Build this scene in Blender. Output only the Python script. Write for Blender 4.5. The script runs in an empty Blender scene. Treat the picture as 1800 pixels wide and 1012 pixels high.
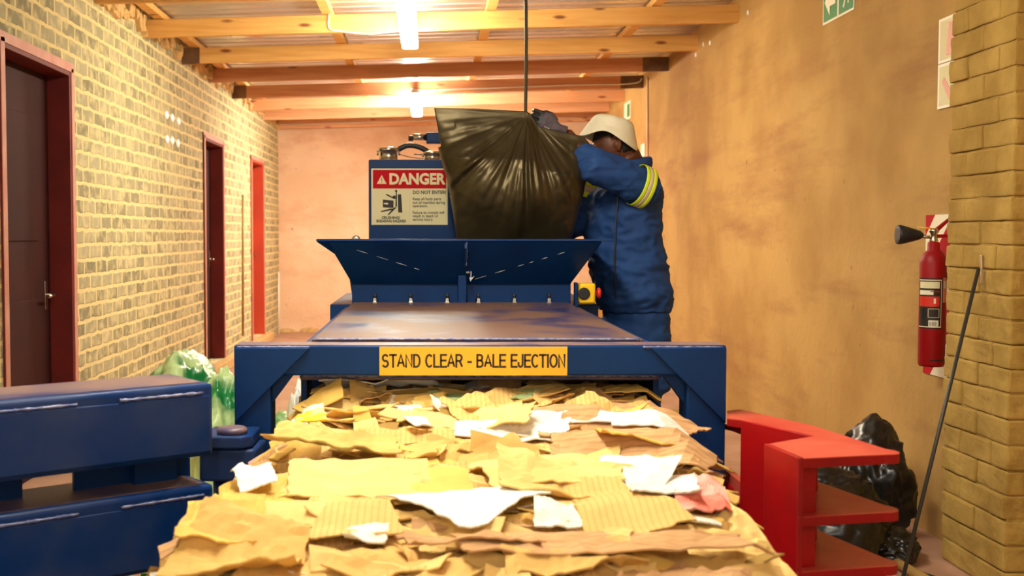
import bpy, bmesh, math, random
from math import sin, cos, pi, radians as R
from mathutils import Vector, Matrix, noise

# ------------------------------------------------------------------ camera, world, exposure
SC = bpy.context.scene
COL = SC.collection
CAMZ = 1.32
PITCH = math.atan(94/2000.0)
cam_d = bpy.data.cameras.new('camera'); cam = bpy.data.objects.new('camera', cam_d); COL.objects.link(cam)
cam.location = (0, 0, CAMZ); cam.rotation_euler = (pi/2-PITCH, 0, 0)
cam_d.sensor_width = 36; cam_d.lens = 40.0; cam_d.shift_x = 145/1800.0
cam_d.clip_start = .02
cam_d.dof.use_dof = True; cam_d.dof.focus_distance = 4.2; cam_d.dof.aperture_fstop = 4.5
SC.camera = cam
SC.view_settings.view_transform = 'Standard'; SC.view_settings.look = 'None'
SC.view_settings.gamma = 1; SC.view_settings.use_curve_mapping = False
SC.view_settings.exposure = 1.55
W = bpy.data.worlds.new('world'); SC.world = W; W.use_nodes = True
W.node_tree.nodes['Background'].inputs[0].default_value = (1.0, .95, .85, 1)
W.node_tree.nodes['Background'].inputs[1].default_value = .5
LAMP_POWER = 30.0

def at(px, py, Y=None, X=None, Z=None):
    u = (px-755)/2000.0; v = (506-py)/2000.0
    d = Vector((u, cos(PITCH)+v*sin(PITCH), v*cos(PITCH)-sin(PITCH)))
    if Y is not None: t = Y/d.y
    elif X is not None: t = X/d.x
    else: t = (Z-CAMZ)/d.z
    return Vector((0, 0, CAMZ)) + d*t

# ------------------------------------------------------------------ materials
def s2l(c): return tuple(((x/255.0)/12.92 if x/255.0 <= .04045 else ((x/255.0+.055)/1.055)**2.4) for x in c)
def mat(name, c1, c2=None, rough=.6, metal=0., scale=8., bump=0., bscale=None, dist=.01, stretch=None, spec=.5, lo=.35, hi=.65, rough2=None, detail=6, coat=0):
    m = bpy.data.materials.new(name); m.use_nodes = True
    nt = m.node_tree; N = nt.nodes; L = nt.links; b = N['Principled BSDF']
    b.inputs['Base Color'].default_value = (*c1, 1); b.inputs['Roughness'].default_value = rough
    b.inputs['Metallic'].default_value = metal; b.inputs['Specular IOR Level'].default_value = spec
    b.inputs['Coat Weight'].default_value = coat
    tc = N.new('ShaderNodeTexCoord'); mp = N.new('ShaderNodeMapping'); L.new(tc.outputs['Object'], mp.inputs[0])
    if stretch: mp.inputs['Scale'].default_value = stretch
    m['x'] = 0
    if c2 is not None:
        n = N.new('ShaderNodeTexNoise'); n.inputs['Scale'].default_value = scale; n.inputs['Detail'].default_value = detail
        L.new(mp.outputs[0], n.inputs['Vector'])
        r = N.new('ShaderNodeMapRange'); r.inputs[1].default_value = lo; r.inputs[2].default_value = hi
        L.new(n.outputs['Fac'], r.inputs[0])
        x = N.new('ShaderNodeMix'); x.data_type = 'RGBA'; x.inputs[6].default_value = (*c1, 1); x.inputs[7].default_value = (*c2, 1)
        L.new(r.outputs[0], x.inputs[0]); L.new(x.outputs[2], b.inputs['Base Color'])
        if rough2 is not None:
            q = N.new('ShaderNodeMapRange'); q.inputs[3].default_value = rough; q.inputs[4].default_value = rough2
            L.new(r.outputs[0], q.inputs[0]); L.new(q.outputs[0], b.inputs['Roughness'])
    if bump:
        n2 = N.new('ShaderNodeTexNoise'); n2.inputs['Scale'].default_value = bscale or scale*4; n2.inputs['Detail'].default_value = 8
        L.new(mp.outputs[0], n2.inputs['Vector'])
        bp = N.new('ShaderNodeBump'); bp.inputs['Strength'].default_value = bump; bp.inputs['Distance'].default_value = dist
        L.new(n2.outputs['Fac'], bp.inputs['Height']); L.new(bp.outputs[0], b.inputs['Normal'])
    return m
def emis(name, col, s):
    m = bpy.data.materials.new(name); m.use_nodes = True; b = m.node_tree.nodes['Principled BSDF']
    b.inputs['Base Color'].default_value = (.9, .9, .85, 1)
    b.inputs['Emission Color'].default_value = (*col, 1); b.inputs['Emission Strength'].default_value = s
    return m
def nodes(m): return m.node_tree.nodes, m.node_tree.links, m.node_tree.nodes['Principled BSDF']

# brick wall
def brick_mat(name, ca, cb, cm, cs):
    m = bpy.data.materials.new(name); m.use_nodes = True; N, L, b = nodes(m)
    tc = N.new('ShaderNodeTexCoord'); sp = N.new('ShaderNodeSeparateXYZ'); cx = N.new('ShaderNodeCombineXYZ')
    L.new(tc.outputs['Object'], sp.inputs[0]); L.new(sp.outputs['Y'], cx.inputs[0]); L.new(sp.outputs['Z'], cx.inputs[1])
    nn = N.new('ShaderNodeTexNoise'); nn.inputs['Scale'].default_value = 9; nn.inputs['Detail'].default_value = 4
    L.new(tc.outputs['Object'], nn.inputs['Vector'])
    vs = N.new('ShaderNodeVectorMath'); vs.operation = 'SUBTRACT'; vs.inputs[1].default_value = (.5, .5, .5); L.new(nn.outputs['Color'], vs.inputs[0])
    vm = N.new('ShaderNodeVectorMath'); vm.operation = 'MULTIPLY_ADD'; vm.inputs[1].default_value = (.045, .035, 0)
    L.new(vs.outputs[0], vm.inputs[0]); L.new(cx.outputs[0], vm.inputs[2])
    br = N.new('ShaderNodeTexBrick'); br.inputs['Scale'].default_value = 1; br.inputs['Brick Width'].default_value = .236
    br.inputs['Row Height'].default_value = .09; br.inputs['Mortar Size'].default_value = .0135; br.inputs['Mortar Smooth'].default_value = .35
    br.inputs['Color1'].default_value = (*ca, 1); br.inputs['Color2'].default_value = (*cb, 1); br.inputs['Mortar'].default_value = (*cm, 1)
    L.new(vm.outputs[0], br.inputs['Vector'])
    n2 = N.new('ShaderNodeTexNoise'); n2.inputs['Scale'].default_value = 14; n2.inputs['Detail'].default_value = 9; L.new(tc.outputs['Object'], n2.inputs['Vector'])
    r = N.new('ShaderNodeMapRange'); r.inputs[1].default_value = .45; r.inputs[2].default_value = .74; L.new(n2.outputs['Fac'], r.inputs[0])
    x = N.new('ShaderNodeMix'); x.data_type = 'RGBA'; x.inputs[7].default_value = (*cs, 1)
    L.new(r.outputs[0], x.inputs[0]); L.new(br.outputs['Color'], x.inputs[6]); L.new(x.outputs[2], b.inputs['Base Color'])
    ad = N.new('ShaderNodeMath'); ad.operation = 'MULTIPLY_ADD'; ad.inputs[1].default_value = .5; L.new(n2.outputs['Fac'], ad.inputs[0]); L.new(br.outputs['Fac'], ad.inputs[2])
    bp = N.new('ShaderNodeBump'); bp.inputs['Strength'].default_value = .7; bp.inputs['Distance'].default_value = .006; bp.invert = True
    L.new(ad.outputs[0], bp.inputs['Height']); L.new(bp.outputs[0], b.inputs['Normal']); b.inputs['Roughness'].default_value = .9
    return m
M = {}
M['brick'] = brick_mat('bagged_brick', s2l((128, 122, 92)), s2l((170, 162, 128)), s2l((222, 204, 144)), s2l((208, 194, 144)))

# plaster: blotches with a reddish horizontal stain band
def plaster(name, c1, c2, c3):
    m = mat(name, c1, c2, rough=.85, scale=1.6, bump=.6, bscale=22, dist=.008, lo=.38, hi=.62, detail=10)
    N, L, b = nodes(m)
    src = b.inputs['Base Color'].links[0].from_socket
    tc = N.new('ShaderNodeTexCoord'); mp = N.new('ShaderNodeMapping'); mp.inputs['Scale'].default_value = (1, .35, 2.2)
    L.new(tc.outputs['Object'], mp.inputs[0])
    n = N.new('ShaderNodeTexNoise'); n.inputs['Scale'].default_value = 1.3; n.inputs['Detail'].default_value = 9; n.inputs['Roughness'].default_value = .65
    L.new(mp.outputs[0], n.inputs['Vector'])
    r = N.new('ShaderNodeMapRange'); r.inputs[1].default_value = .5; r.inputs[2].default_value = .72; L.new(n.outputs['Fac'], r.inputs[0])
    x = N.new('ShaderNodeMix'); x.data_type = 'RGBA'; x.inputs[7].default_value = (*c3, 1); L.new(src, x.inputs[6]); L.new(r.outputs[0], x.inputs[0])
    # small dark scuffs
    n3 = N.new('ShaderNodeTexNoise'); n3.inputs['Scale'].default_value = 9; n3.inputs['Detail'].default_value = 10; L.new(tc.outputs['Object'], n3.inputs['Vector'])
    r3 = N.new('ShaderNodeMapRange'); r3.inputs[1].default_value = .70; r3.inputs[2].default_value = .78; L.new(n3.outputs['Fac'], r3.inputs[0])
    y = N.new('ShaderNodeMix'); y.data_type = 'RGBA'; y.inputs[7].default_value = (*s2l((110, 66, 30)), 1); L.new(x.outputs[2], y.inputs[6]); L.new(r3.outputs[0], y.inputs[0])
    L.new(y.outputs[2], b.inputs['Base Color'])
    return m
M['plaster_r'] = plaster('ochre_plaster', s2l((186, 148, 82)), s2l((166, 126, 62)), s2l((150, 102, 54)))
M['plaster_b'] = plaster('pink_plaster', s2l((240, 210, 178)), s2l((230, 196, 160)), s2l((218, 172, 136)))
M['mortar'] = mat('rough_mortar', s2l((216, 182, 122)), s2l((190, 152, 96)), rough=.95, scale=20, bump=1, bscale=40)
M['pillar'] = mat('bagwashed_block', s2l((184, 150, 74)), s2l((156, 122, 50)), rough=.92, scale=5, bump=.8, bscale=30, dist=.008, detail=9)
M['floor'] = mat('dusty_concrete', s2l((188, 146, 118)), s2l((164, 122, 96)), rough=.8, scale=2.5, bump=.3, bscale=40, detail=9)
M['blue'] = mat('blue_enamel', (.0015, .027, .120), (.002, .036, .150), spec=.2, rough=.36, scale=5, bump=.12, bscale=60, dist=.002, rough2=.48)
M['blue_worn'] = mat('scuffed_blue_enamel', (.0015, .026, .130), (.030, .052, .130), spec=.22, rough=.32, scale=4.5, bump=.15, bscale=50, dist=.002, rough2=.6, lo=.42, hi=.75, detail=10)
M['dusty'] = mat('dust_over_blue_paint', (.15, .080, .058), (.02, .03, .12), rough=.55, scale=3.2, bump=.1, bscale=60, dist=.001, lo=.46, hi=.64, rough2=.3, spec=.35, stretch=(1, .8, 1), detail=7)
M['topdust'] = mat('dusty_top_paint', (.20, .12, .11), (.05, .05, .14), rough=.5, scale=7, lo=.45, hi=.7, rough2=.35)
M['weld'] = mat('bare_weld_bead', (.26, .27, .40), (.08, .1, .25), rough=.35, metal=.3, scale=60, bump=1, bscale=160, dist=.003)
M['chip'] = mat('chipped_paint_white', (.7, .7, .72), rough=.6)
M['red'] = mat('red_enamel', s2l((164, 6, 14)), s2l((144, 5, 12)), rough=.42, spec=.35, scale=6, bump=.1, bscale=50, dist=.001, rough2=.5)
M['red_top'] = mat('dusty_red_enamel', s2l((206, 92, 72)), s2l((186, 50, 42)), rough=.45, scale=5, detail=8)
M['oxide'] = mat('red_oxide_steel', s2l((112, 32, 26)), s2l((96, 26, 22)), rough=.6, spec=.25, scale=5)
M['oxide_dark'] = mat('maroon_door_enamel', s2l((58, 15, 13)), s2l((48, 12, 11)), rough=.75, spec=.2, scale=3)
M['oxide_orange_lit'] = mat('orange_lit_door_enamel', s2l((186, 70, 38)), s2l((170, 60, 34)), rough=.5, scale=3)  # farthest door: its orange lighting is put into the enamel colour
M['oxide_lit_pink'] = mat('lit_pink_frame_oxide', s2l((204, 146, 126)), s2l((190, 124, 106)), rough=.6, scale=6)  # frame oxide as it looks lit, the light put into the colour
M['dark'] = mat('black_rubber', (.012, .012, .013), rough=.5)
M['steel'] = mat('stainless_steel', (.62, .58, .50), rough=.22, metal=1)
M['galv'] = mat('galvanised_sheet', (.80, .79, .78), (.55, .52, .50), rough=.20, metal=.92, scale=2, rough2=.5, stretch=(.3, 2, 1))
M['white'] = mat('white_plastic', (.8, .78, .7), rough=.5)
M['dabw'] = mat('plug_and_daylight_white', (.95, .95, .93), rough=.4)  # white of the wall plugs, and of daylight painted on the brick wall
M['cream'] = mat('cream_sign_face', s2l((228, 218, 174)), rough=.7, spec=.2)
M['signred'] = mat('sign_red', s2l((188, 14, 28)), rough=.7, spec=.15)
M['signpale'] = mat('faded_sign_red', s2l((226, 150, 126)), rough=.5)
M['signgreen'] = mat('sign_green', s2l((26, 128, 62)), rough=.45)
M['signwhite'] = mat('sign_white', s2l((238, 232, 206)), rough=.45)
M['yellow'] = mat('yellow_sign_face', s2l((250, 190, 30)), rough=.4)
M['ink'] = mat('black_ink', (.02, .012, .008), rough=.6)
M['btn'] = mat('red_button', s2l((214, 48, 30)), rough=.4)
M['estop'] = mat('yellow_plastic', s2l((246, 200, 20)), rough=.4)
M['bag'] = mat('black_polythene', (.020, .015, .007), (.030, .023, .011), rough=.34, scale=5, bump=.12, bscale=14, dist=.006, spec=.7, rough2=.42)
nodes(M['bag'])[2].inputs['Specular Tint'].default_value = (1, .80, .45, 1)
M['bag2'] = mat('black_polythene_floor', (.010, .009, .008), rough=.3, spec=.5, bump=.1, bscale=12)
M['green'] = mat('green_woven_plastic', s2l((190, 214, 150)), s2l((24, 120, 60)), rough=.35, scale=3.5, lo=.48, hi=.56, bump=.3, bscale=40)
M['greenpale'] = mat('pale_green_plastic', s2l((190, 204, 110)), s2l((110, 170, 100)), rough=.4, scale=9, bump=.3)
M['skin'] = mat('dark_brown_skin', s2l((104, 56, 32)), s2l((84, 42, 24)), rough=.5, scale=12, bump=.15, bscale=80, dist=.001)
M['hair'] = mat('short_black_hair', (.012, .009, .007), rough=.8, bump=.8, bscale=300, scale=50, dist=.002)
M['navy'] = mat('royal_blue_workwear', (.006, .052, .20), (.004, .038, .16), rough=.8, scale=9, bump=.3, bscale=260, dist=.001)
M['hat'] = mat('cream_cotton', s2l((238, 232, 204)), s2l((228, 220, 190)), rough=.85, scale=10, bump=.3, bscale=220, dist=.001)
M['glove'] = mat('grey_knit_glove', s2l((92, 80, 88)), s2l((78, 68, 76)), rough=.8, scale=30, bump=.4, bscale=250, dist=.001)
M['glovedark'] = mat('black_glove_coating', (.014, .013, .015), rough=.5)
M['hivis'] = mat('lime_hi_vis_tape', s2l((214, 236, 40)), rough=.5)
M['reflect'] = mat('silver_reflective_tape', s2l((214, 194, 160)), rough=.4)
M['boot'] = mat('black_boot_leather', (.015, .012, .01), rough=.45)
M['wire'] = mat('dark_green_cable', s2l((70, 64, 34)), rough=.5)
M['rod'] = mat('dull_steel_rod', (.05, .045, .035), rough=.45, metal=.3)
M['broom'] = mat('wooden_pole', s2l((170, 134, 70)), s2l((140, 104, 54)), rough=.7, scale=8, stretch=(1, .2, 1))

def pine(name, c1, c2, cd):
    m = mat(name, c1, c2, rough=.62, scale=2.2, stretch=(1.0, 9, 14), bump=.12, bscale=9, dist=.002, lo=.35, hi=.68)
    N, L, b = nodes(m); src = b.inputs['Base Color'].links[0].from_socket
    tc = N.new('ShaderNodeTexCoord'); mp = N.new('ShaderNodeMapping'); mp.inputs['Scale'].default_value = (2.1, 6, 7); L.new(tc.outputs['Object'], mp.inputs[0])
    v = N.new('ShaderNodeTexVoronoi'); v.inputs['Scale'].default_value = 1.25; L.new(mp.outputs[0], v.inputs['Vector'])
    r = N.new('ShaderNodeMapRange'); r.inputs[1].default_value = .16; r.inputs[2].default_value = .07; L.new(v.outputs['Distance'], r.inputs[0])
    x = N.new('ShaderNodeMix'); x.data_type = 'RGBA'; x.inputs[7].default_value = (*cd, 1); L.new(src, x.inputs[6]); L.new(r.outputs[0], x.inputs[0]); L.new(x.outputs[2], b.inputs['Base Color'])
    return m
M['pine'] = pine('yellow_pine', s2l((232, 184, 108)), s2l((216, 160, 84)), s2l((132, 74, 34)))
M['pine_backlit'] = pine('backlit_brown_pine', s2l((204, 142, 94)), s2l((186, 120, 78)), s2l((120, 62, 34)))  # same pine lit from behind, the shade put into its colour
M['pine_lampglow'] = pine('lampglow_pink_pine', s2l((234, 178, 132)), s2l((220, 160, 114)), s2l((160, 90, 56)))  # same pine with the far lamp's pink glow put into its colour
M['stain'] = mat('creosote_stained_end', s2l((92, 64, 44)), s2l((118, 84, 54)), rough=.8, scale=14)

def kraft(name, c1, c2, lines=0, lcol=(.25, .18, .1), lscale=60, axis='X'):
    m = mat(name, c1, c2, rough=.8, scale=7, bump=.55, bscale=20, dist=.006, detail=9, spec=.3)
    if lines:
        N, L, b = nodes(m); src = b.inputs['Base Color'].links[0].from_socket if b.inputs['Base Color'].links else None
        tc = N.new('ShaderNodeTexCoord')
        w = N.new('ShaderNodeTexWave'); w.bands_direction = axis; w.inputs['Scale'].default_value = lscale; w.inputs['Distortion'].default_value = .3
        L.new(tc.outputs['Object'], w.inputs['Vector'])
        r = N.new('ShaderNodeMapRange'); r.inputs[1].default_value = .7; r.inputs[2].default_value = .95; r.inputs[4].default_value = lines; L.new(w.outputs['Fac'], r.inputs[0])
        x = N.new('ShaderNodeMix'); x.data_type = 'RGBA'; x.inputs[7].default_value = (*lcol, 1)
        if src: L.new(src, x.inputs[6])
        else: x.inputs[6].default_value = (*c1, 1)
        L.new(r.outputs[0], x.inputs[0]); L.new(x.outputs[2], b.inputs['Base Color'])
    return m
K = [kraft('tan_cardboard', s2l((222, 182, 106)), s2l((206, 164, 90))),
     kraft('pale_cardboard', s2l((234, 200, 128)), s2l((222, 184, 110))),
     kraft('ribbed_cardboard', s2l((226, 186, 112)), s2l((212, 170, 98)), lines=.35, lcol=s2l((170, 124, 70)), lscale=24),
     kraft('yellow_cardboard', s2l((230, 190, 98)), s2l((216, 172, 84))),
     kraft('brown_cardboard', s2l((210, 164, 112)), s2l((190, 146, 98)), lines=.3, lcol=s2l((130, 86, 52)), lscale=16, axis='Y'),
     kraft('white_paper', s2l((242, 238, 226)), s2l((232, 226, 212))),
     kraft('printed_white_paper', s2l((244, 240, 228)), s2l((236, 230, 214)), lines=.35, lcol=s2l((150, 148, 146)), lscale=30, axis='DIAGONAL'),
     kraft('pink_printed_paper', s2l((230, 120, 100)), s2l((238, 196, 180))),
     kraft('dull_olive_card', s2l((168, 134, 66)), s2l((140, 108, 50))),
     kraft('green_paper', s2l((170, 190, 130)), s2l((150, 170, 110)))]
M['bale_core'] = kraft('compressed_card_edges', s2l((176, 134, 74)), s2l((96, 66, 34)), lines=.5, lcol=s2l((80, 52, 26)), lscale=18, axis='Y')

# ------------------------------------------------------------------ mesh helpers
def _arc(cx, cy, rx, ry, a0, a1, n=10): return [(cx+rx*cos(R(a0+(a1-a0)*i/n)), cy+ry*sin(R(a0+(a1-a0)*i/n))) for i in range(n+1)]
GLY = {   # plain grotesque capitals drawn as pen strokes: advance width, strokes
 'S': (.62, [_arc(.31, .74, .25, .26, 25, 262, 16) + _arc(.31, .26, .27, .26, 82, -155, 16)]),
 'T': (.60, [[(.0, 1), (.6, 1)], [(.3, 1), (.3, 0)]]),
 'A': (.66, [[(.0, 0), (.33, 1.0), (.66, 0)], [(.12, .34), (.54, .34)]]),
 'N': (.62, [[(.03, 0), (.03, 1.0), (.59, 0), (.59, 1.0)]]),
 'D': (.64, [[(.03, 0), (.03, 1), (.30, 1)] + _arc(.30, .5, .31, .5, 90, -90, 14) + [(.03, 0)]]),
 'C': (.64, [_arc(.35, .5, .32, .5, 42, 318, 20)]),
 'L': (.52, [[(.03, 1), (.03, 0), (.5, 0)]]),
 'E': (.56, [[(.55, 1), (.03, 1), (.03, 0), (.55, 0)], [(.03, .53), (.50, .53)]]),
 'R': (.63, [[(.03, 0), (.03, 1), (.33, 1)] + _arc(.33, .75, .24, .25, 90, -90, 10) + [(.03, .5)], [(.36, .5), (.62, 0)]]),
 'B': (.62, [[(.03, 0), (.03, 1), (.31, 1)] + _arc(.31, .765, .22, .235, 90, -90, 10) + [(.03, .53)], [(.31, .53)] + _arc(.33, .265, .25, .265, 90, -90, 10) + [(.03, 0)]]),
 'J': (.46, [[(.42, 1), (.42, .25)] + _arc(.215, .24, .205, .24, 0, -180, 10) + [(.01, .32)]]),
 'I': (.10, [[(.05, 1), (.05, 0)]]),
 'O': (.70, [_arc(.35, .5, .33, .5, 0, 360, 28)]),
 'G': (.70, [_arc(.36, .5, .33, .5, 45, 322, 20) + [(.66, .18), (.66, .46), (.40, .46)]]),
 '-': (.30, [[(.02, .40), (.28, .40)]]), ' ': (.26, [])}
def strokes(b, txt, x0, x1, z0, z1, y, t, m, gap=.17):
    """capitals filling the rectangle x0..x1, z0..z1 on a face towards -Y; t = pen width in metres"""
    tot = sum(GLY[c][0] for c in txt)+gap*(len(txt)-1); sx = (x1-x0-t)/tot; h = z1-z0-t; x = x0+t/2
    for c in txt:
        w, ss = GLY[c]
        for li in ss:
            P = [Vector((x+px*sx, z0+t/2+pz*h)) for px, pz in li]; n = len(P); closed = (P[0]-P[-1]).length < 1e-6
            L_, R_ = [], []
            for i in range(n):
                a = P[i]-P[i-1] if i > 0 else (P[-1]-P[-2] if closed else P[1]-P[0]); d = P[i+1]-P[i] if i < n-1 else (P[1]-P[0] if closed else P[-1]-P[-2])
                a = a.normalized() if a.length > 1e-9 else d.normalized(); d = d.normalized() if d.length > 1e-9 else a
                n1 = Vector((-a.y, a.x)); n2 = Vector((-d.y, d.x)); mm = n1+n2
                mm = mm.normalized() if mm.length > .2 else n1
                k = min(1.9, 1/max(.35, mm.dot(n1))); e = Vector((0, 0))
                if i == 0 and not closed: e = -d*t/2*.98 if abs(d.y) < .2 or abs(d.x) < .2 else e
                if i == n-1 and not closed: e = a*t/2*.98 if abs(a.y) < .2 or abs(a.x) < .2 else e
                L_.append(P[i]+mm*k*t/2+e); R_.append(P[i]-mm*k*t/2+e)
            for i in range(n-1): b.poly([(q.x, y, q.y) for q in (R_[i], R_[i+1], L_[i+1], L_[i])], m)
        x += (w+gap)*sx
class MB:
    def __init__(s): s.bm = bmesh.new(); s.mats = []
    def mi(s, m):
        if m is None: return 0
        if m not in s.mats: s.mats.append(m)
        return s.mats.index(m)
    def _set(s, faces, m, smooth=False):
        k = s.mi(m)
        for f in faces: f.material_index = k; f.smooth = smooth
    def poly(s, pts, m, smooth=False):
        f = s.bm.faces.new([s.bm.verts.new(p) for p in pts]); s._set([f], m, smooth); return f
    def prism(s, pts, vec, m, bevel=0):
        """pts: planar polygon, extruded by vec"""
        vec = Vector(vec); a = [s.bm.verts.new(p) for p in pts]; b = [s.bm.verts.new(Vector(p)+vec) for p in pts]
        fs = [s.bm.faces.new(a), s.bm.faces.new(list(reversed(b)))]; n = len(pts)
        for i in range(n): fs.append(s.bm.faces.new([a[(i+1) % n], a[i], b[i], b[(i+1) % n]]))
        s._set(fs, m)
        bmesh.ops.recalc_face_normals(s.bm, faces=fs)
        if bevel:
            es = list({e for f in fs for e in f.edges})
            r = bmesh.ops.bevel(s.bm, geom=es, offset=bevel, segments=2, affect='EDGES', profile=.6)
            s._set(r['faces'], m, True)
        return fs
    def box(s, c, size, m, bevel=0, rot=None):
        c = Vector(c); hx, hy, hz = [q/2 for q in size]
        pts = [Vector((-hx, -hy, -hz)), Vector((hx, -hy, -hz)), Vector((hx, hy, -hz)), Vector((-hx, hy, -hz))]; v = Vector((0, 0, 2*hz))
        if rot is not None: pts = [rot @ p for p in pts]; v = rot @ v
        return s.prism([c+p for p in pts], v, m, bevel)
    def tube(s, pts, r, m, n=10, cap=True, smooth=True, ref=None, closed_r=None):
        pts = [Vector(p) for p in pts]; rings = []
        rs = r if isinstance(r, (list, tuple)) else [r]*len(pts)
        up = Vector(ref) if ref else None
        for i, p in enumerate(pts):
            t = (pts[min(i+1, len(pts)-1)]-pts[max(i-1, 0)])
            t = t.normalized() if t.length > 1e-9 else Vector((0, 0, 1))
            if up is None:
                up = Vector((0, 0, 1)) if abs(t.z) < .9 else Vector((0, 1, 0))
            a = t.cross(up)
            if a.length < 1e-4: a = t.cross(Vector((1, 0.3, 0)))
            a.normalize(); b = a.cross(t).normalized()
            if ref is None: up = b
            ra, rb = rs[i] if isinstance(rs[i], (list, tuple)) else (rs[i], rs[i])
            rings.append([s.bm.verts.new(p + a*cos(2*pi*k/n)*ra + b*sin(2*pi*k/n)*rb) for k in range(n)])
        fs = []
        for i in range(len(rings)-1):
            for k in range(n): fs.append(s.bm.faces.new([rings[i][k], rings[i][(k+1) % n], rings[i+1][(k+1) % n], rings[i+1][k]]))
        s._set(fs, m, smooth)
        if cap:
            c = [s.bm.faces.new(list(reversed(rings[0]))), s.bm.faces.new(rings[-1])]; s._set(c, m); fs += c
        return fs
    def lathe(s, c, prof, m, n=24, axis=(0, 0, 1), smooth=True, closed=False):
        axis = Vector(axis).normalized(); q = Vector((0, 0, 1)).rotation_difference(axis).to_matrix(); c = Vector(c); rings = []
        for r, z in prof: rings.append([s.bm.verts.new(c + q @ Vector((max(r, 1e-4)*cos(2*pi*k/n), max(r, 1e-4)*sin(2*pi*k/n), z))) for k in range(n)])
        fs = []
        for i in range(len(rings)-1):
            for k in range(n): fs.append(s.bm.faces.new([rings[i][k], rings[i][(k+1) % n], rings[i+1][(k+1) % n], rings[i+1][k]]))
        s._set(fs, m, smooth)
        c2 = [s.bm.faces.new(list(reversed(rings[0]))), s.bm.faces.new(rings[-1])]; s._set(c2, m)
        return fs
    def ball(s, c, r, m, sub=2, sc=(1, 1, 1)):
        g = bmesh.ops.create_icosphere(s.bm, subdivisions=sub, radius=r, matrix=Matrix.Translation(c) @ Matrix.Diagonal((*sc, 1)))
        s._set(list({f for v in g['verts'] for f in v.link_faces}), m, True)
    def text(s, body, mtx, size, m, off=0., sx=1., align='CENTER', sp=1., th=.0008):
        cu = bpy.data.curves.new('t', 'FONT'); cu.body = body; cu.size = size; cu.align_x = align; cu.align_y = 'CENTER'
        cu.offset = off; cu.extrude = th; cu.space_character = sp; cu.resolution_u = 3
        o = bpy.data.objects.new('t', cu); COL.objects.link(o); bpy.context.view_layer.update()
        me = bpy.data.meshes.new_from_object(o.evaluated_get(bpy.context.evaluated_depsgraph_get()))
        n0 = len(s.bm.verts); f0 = len(s.bm.faces)
        me.transform(mtx @ Matrix.Diagonal((sx, 1, 1, 1)))
        s.bm.from_mesh(me); s.bm.faces.ensure_lookup_table()
        s._set(list(s.bm.faces)[f0:], m)
        bpy.data.objects.remove(o); bpy.data.curves.remove(cu); bpy.data.meshes.remove(me)
    def build(s, name, parent=None, m=None, loc=None, kind=None, label=None, smooth_all=False):
        if m is not None: s.mats = [m]
        me = bpy.data.meshes.new(name)
        if loc is not None: bmesh.ops.translate(s.bm, verts=s.bm.verts, vec=-Vector(loc))
        s.bm.to_mesh(me); s.bm.free()
        for q in s.mats: me.materials.append(q)
        if smooth_all:
            for p in me.polygons: p.use_smooth = True
        o = bpy.data.objects.new(name, me); COL.objects.link(o)
        if loc is not None: o.location = loc
        if parent is not None:
            o.parent = parent; o.matrix_parent_inverse = world_of(parent).inverted()
        if kind: o['kind'] = kind
        if label: o['label'] = label
        return o
def world_of(o):
    m = Matrix.LocRotScale(o.location, o.rotation_euler, o.scale)
    if o.parent: m = world_of(o.parent) @ o.matrix_parent_inverse @ m
    return m
def tag(o, label, cat, group=None, kind=None):
    o['label'] = label; o['category'] = cat
    if group: o['group'] = group
    if kind: o['kind'] = kind
    return o
def empty(name, loc, label, cat, group=None):
    o = bpy.data.objects.new(name, None); COL.objects.link(o); o.location = loc; o.empty_display_size = .05
    return tag(o, label, cat, group)
def remesh(o, voxel, smooth=3, fn=None):
    md = o.modifiers.new('r', 'REMESH'); md.mode = 'VOXEL'; md.voxel_size = voxel; md.use_smooth_shade = True
    if smooth:
        sm = o.modifiers.new('s', 'SMOOTH'); sm.iterations = smooth; sm.factor = .5
    bpy.context.view_layer.update()
    me = bpy.data.meshes.new_from_object(o.evaluated_get(bpy.context.evaluated_depsgraph_get()))
    o.modifiers.clear(); old = o.data; mats = list(old.materials); o.data = me
    me.materials.clear()
    for q in mats: me.materials.append(q)
    if fn:
        ns = [v.normal.copy() for v in me.vertices]
        for v, n in zip(me.vertices, ns): v.co = fn(v.co, n)
    for p in me.polygons: p.use_smooth = True
    me.update()
    return o

# ------------------------------------------------------------------ setting
XL, XR, YB, YF = -2.04, 2.21, 15.4, -3.2
def struct(mb, name, m=None):
    return mb.build(name, m=m, kind='structure')
b = MB(); b.box(((XL+XR)/2, (YB+YF)/2, -.06), (XR-XL+1.2, YB-YF+.4, .12), M['floor']); struct(b, 'floor')
ZT_L, ZT_R = 2.90, 3.01
doors = [(5.42, 6.49, 2.255, .0), (10.28, 11.24, 2.215, .10), (12.99, 13.96, 2.20, .10)]
b = MB()
ys = [YF]
for y0, y1, zt, zb in doors:
    b.box((XL-.11, (ys[-1]+y0)/2, 1.5), (.22, y0-ys[-1], 3.0), M['brick'])
    b.box((XL-.11, (y0+y1)/2, (zt+3.0)/2), (.22, y1-y0, 3.0-zt), M['brick'])
    if zb > 0: b.box((XL-.11, (y0+y1)/2, zb/2), (.22, y1-y0, zb), M['brick'])
    ys.append(y1)
b.box((XL-.11, (ys[-1]+YB)/2, 1.5), (.22, YB-ys[-1], 3.0), M['brick'])
struct(b, 'wall_left')
b = MB(); b.box((XR+.1, (YB+YF)/2, 1.6), (.2, YB-YF, 3.2), M['plaster_r']); struct(b, 'wall_right')
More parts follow.
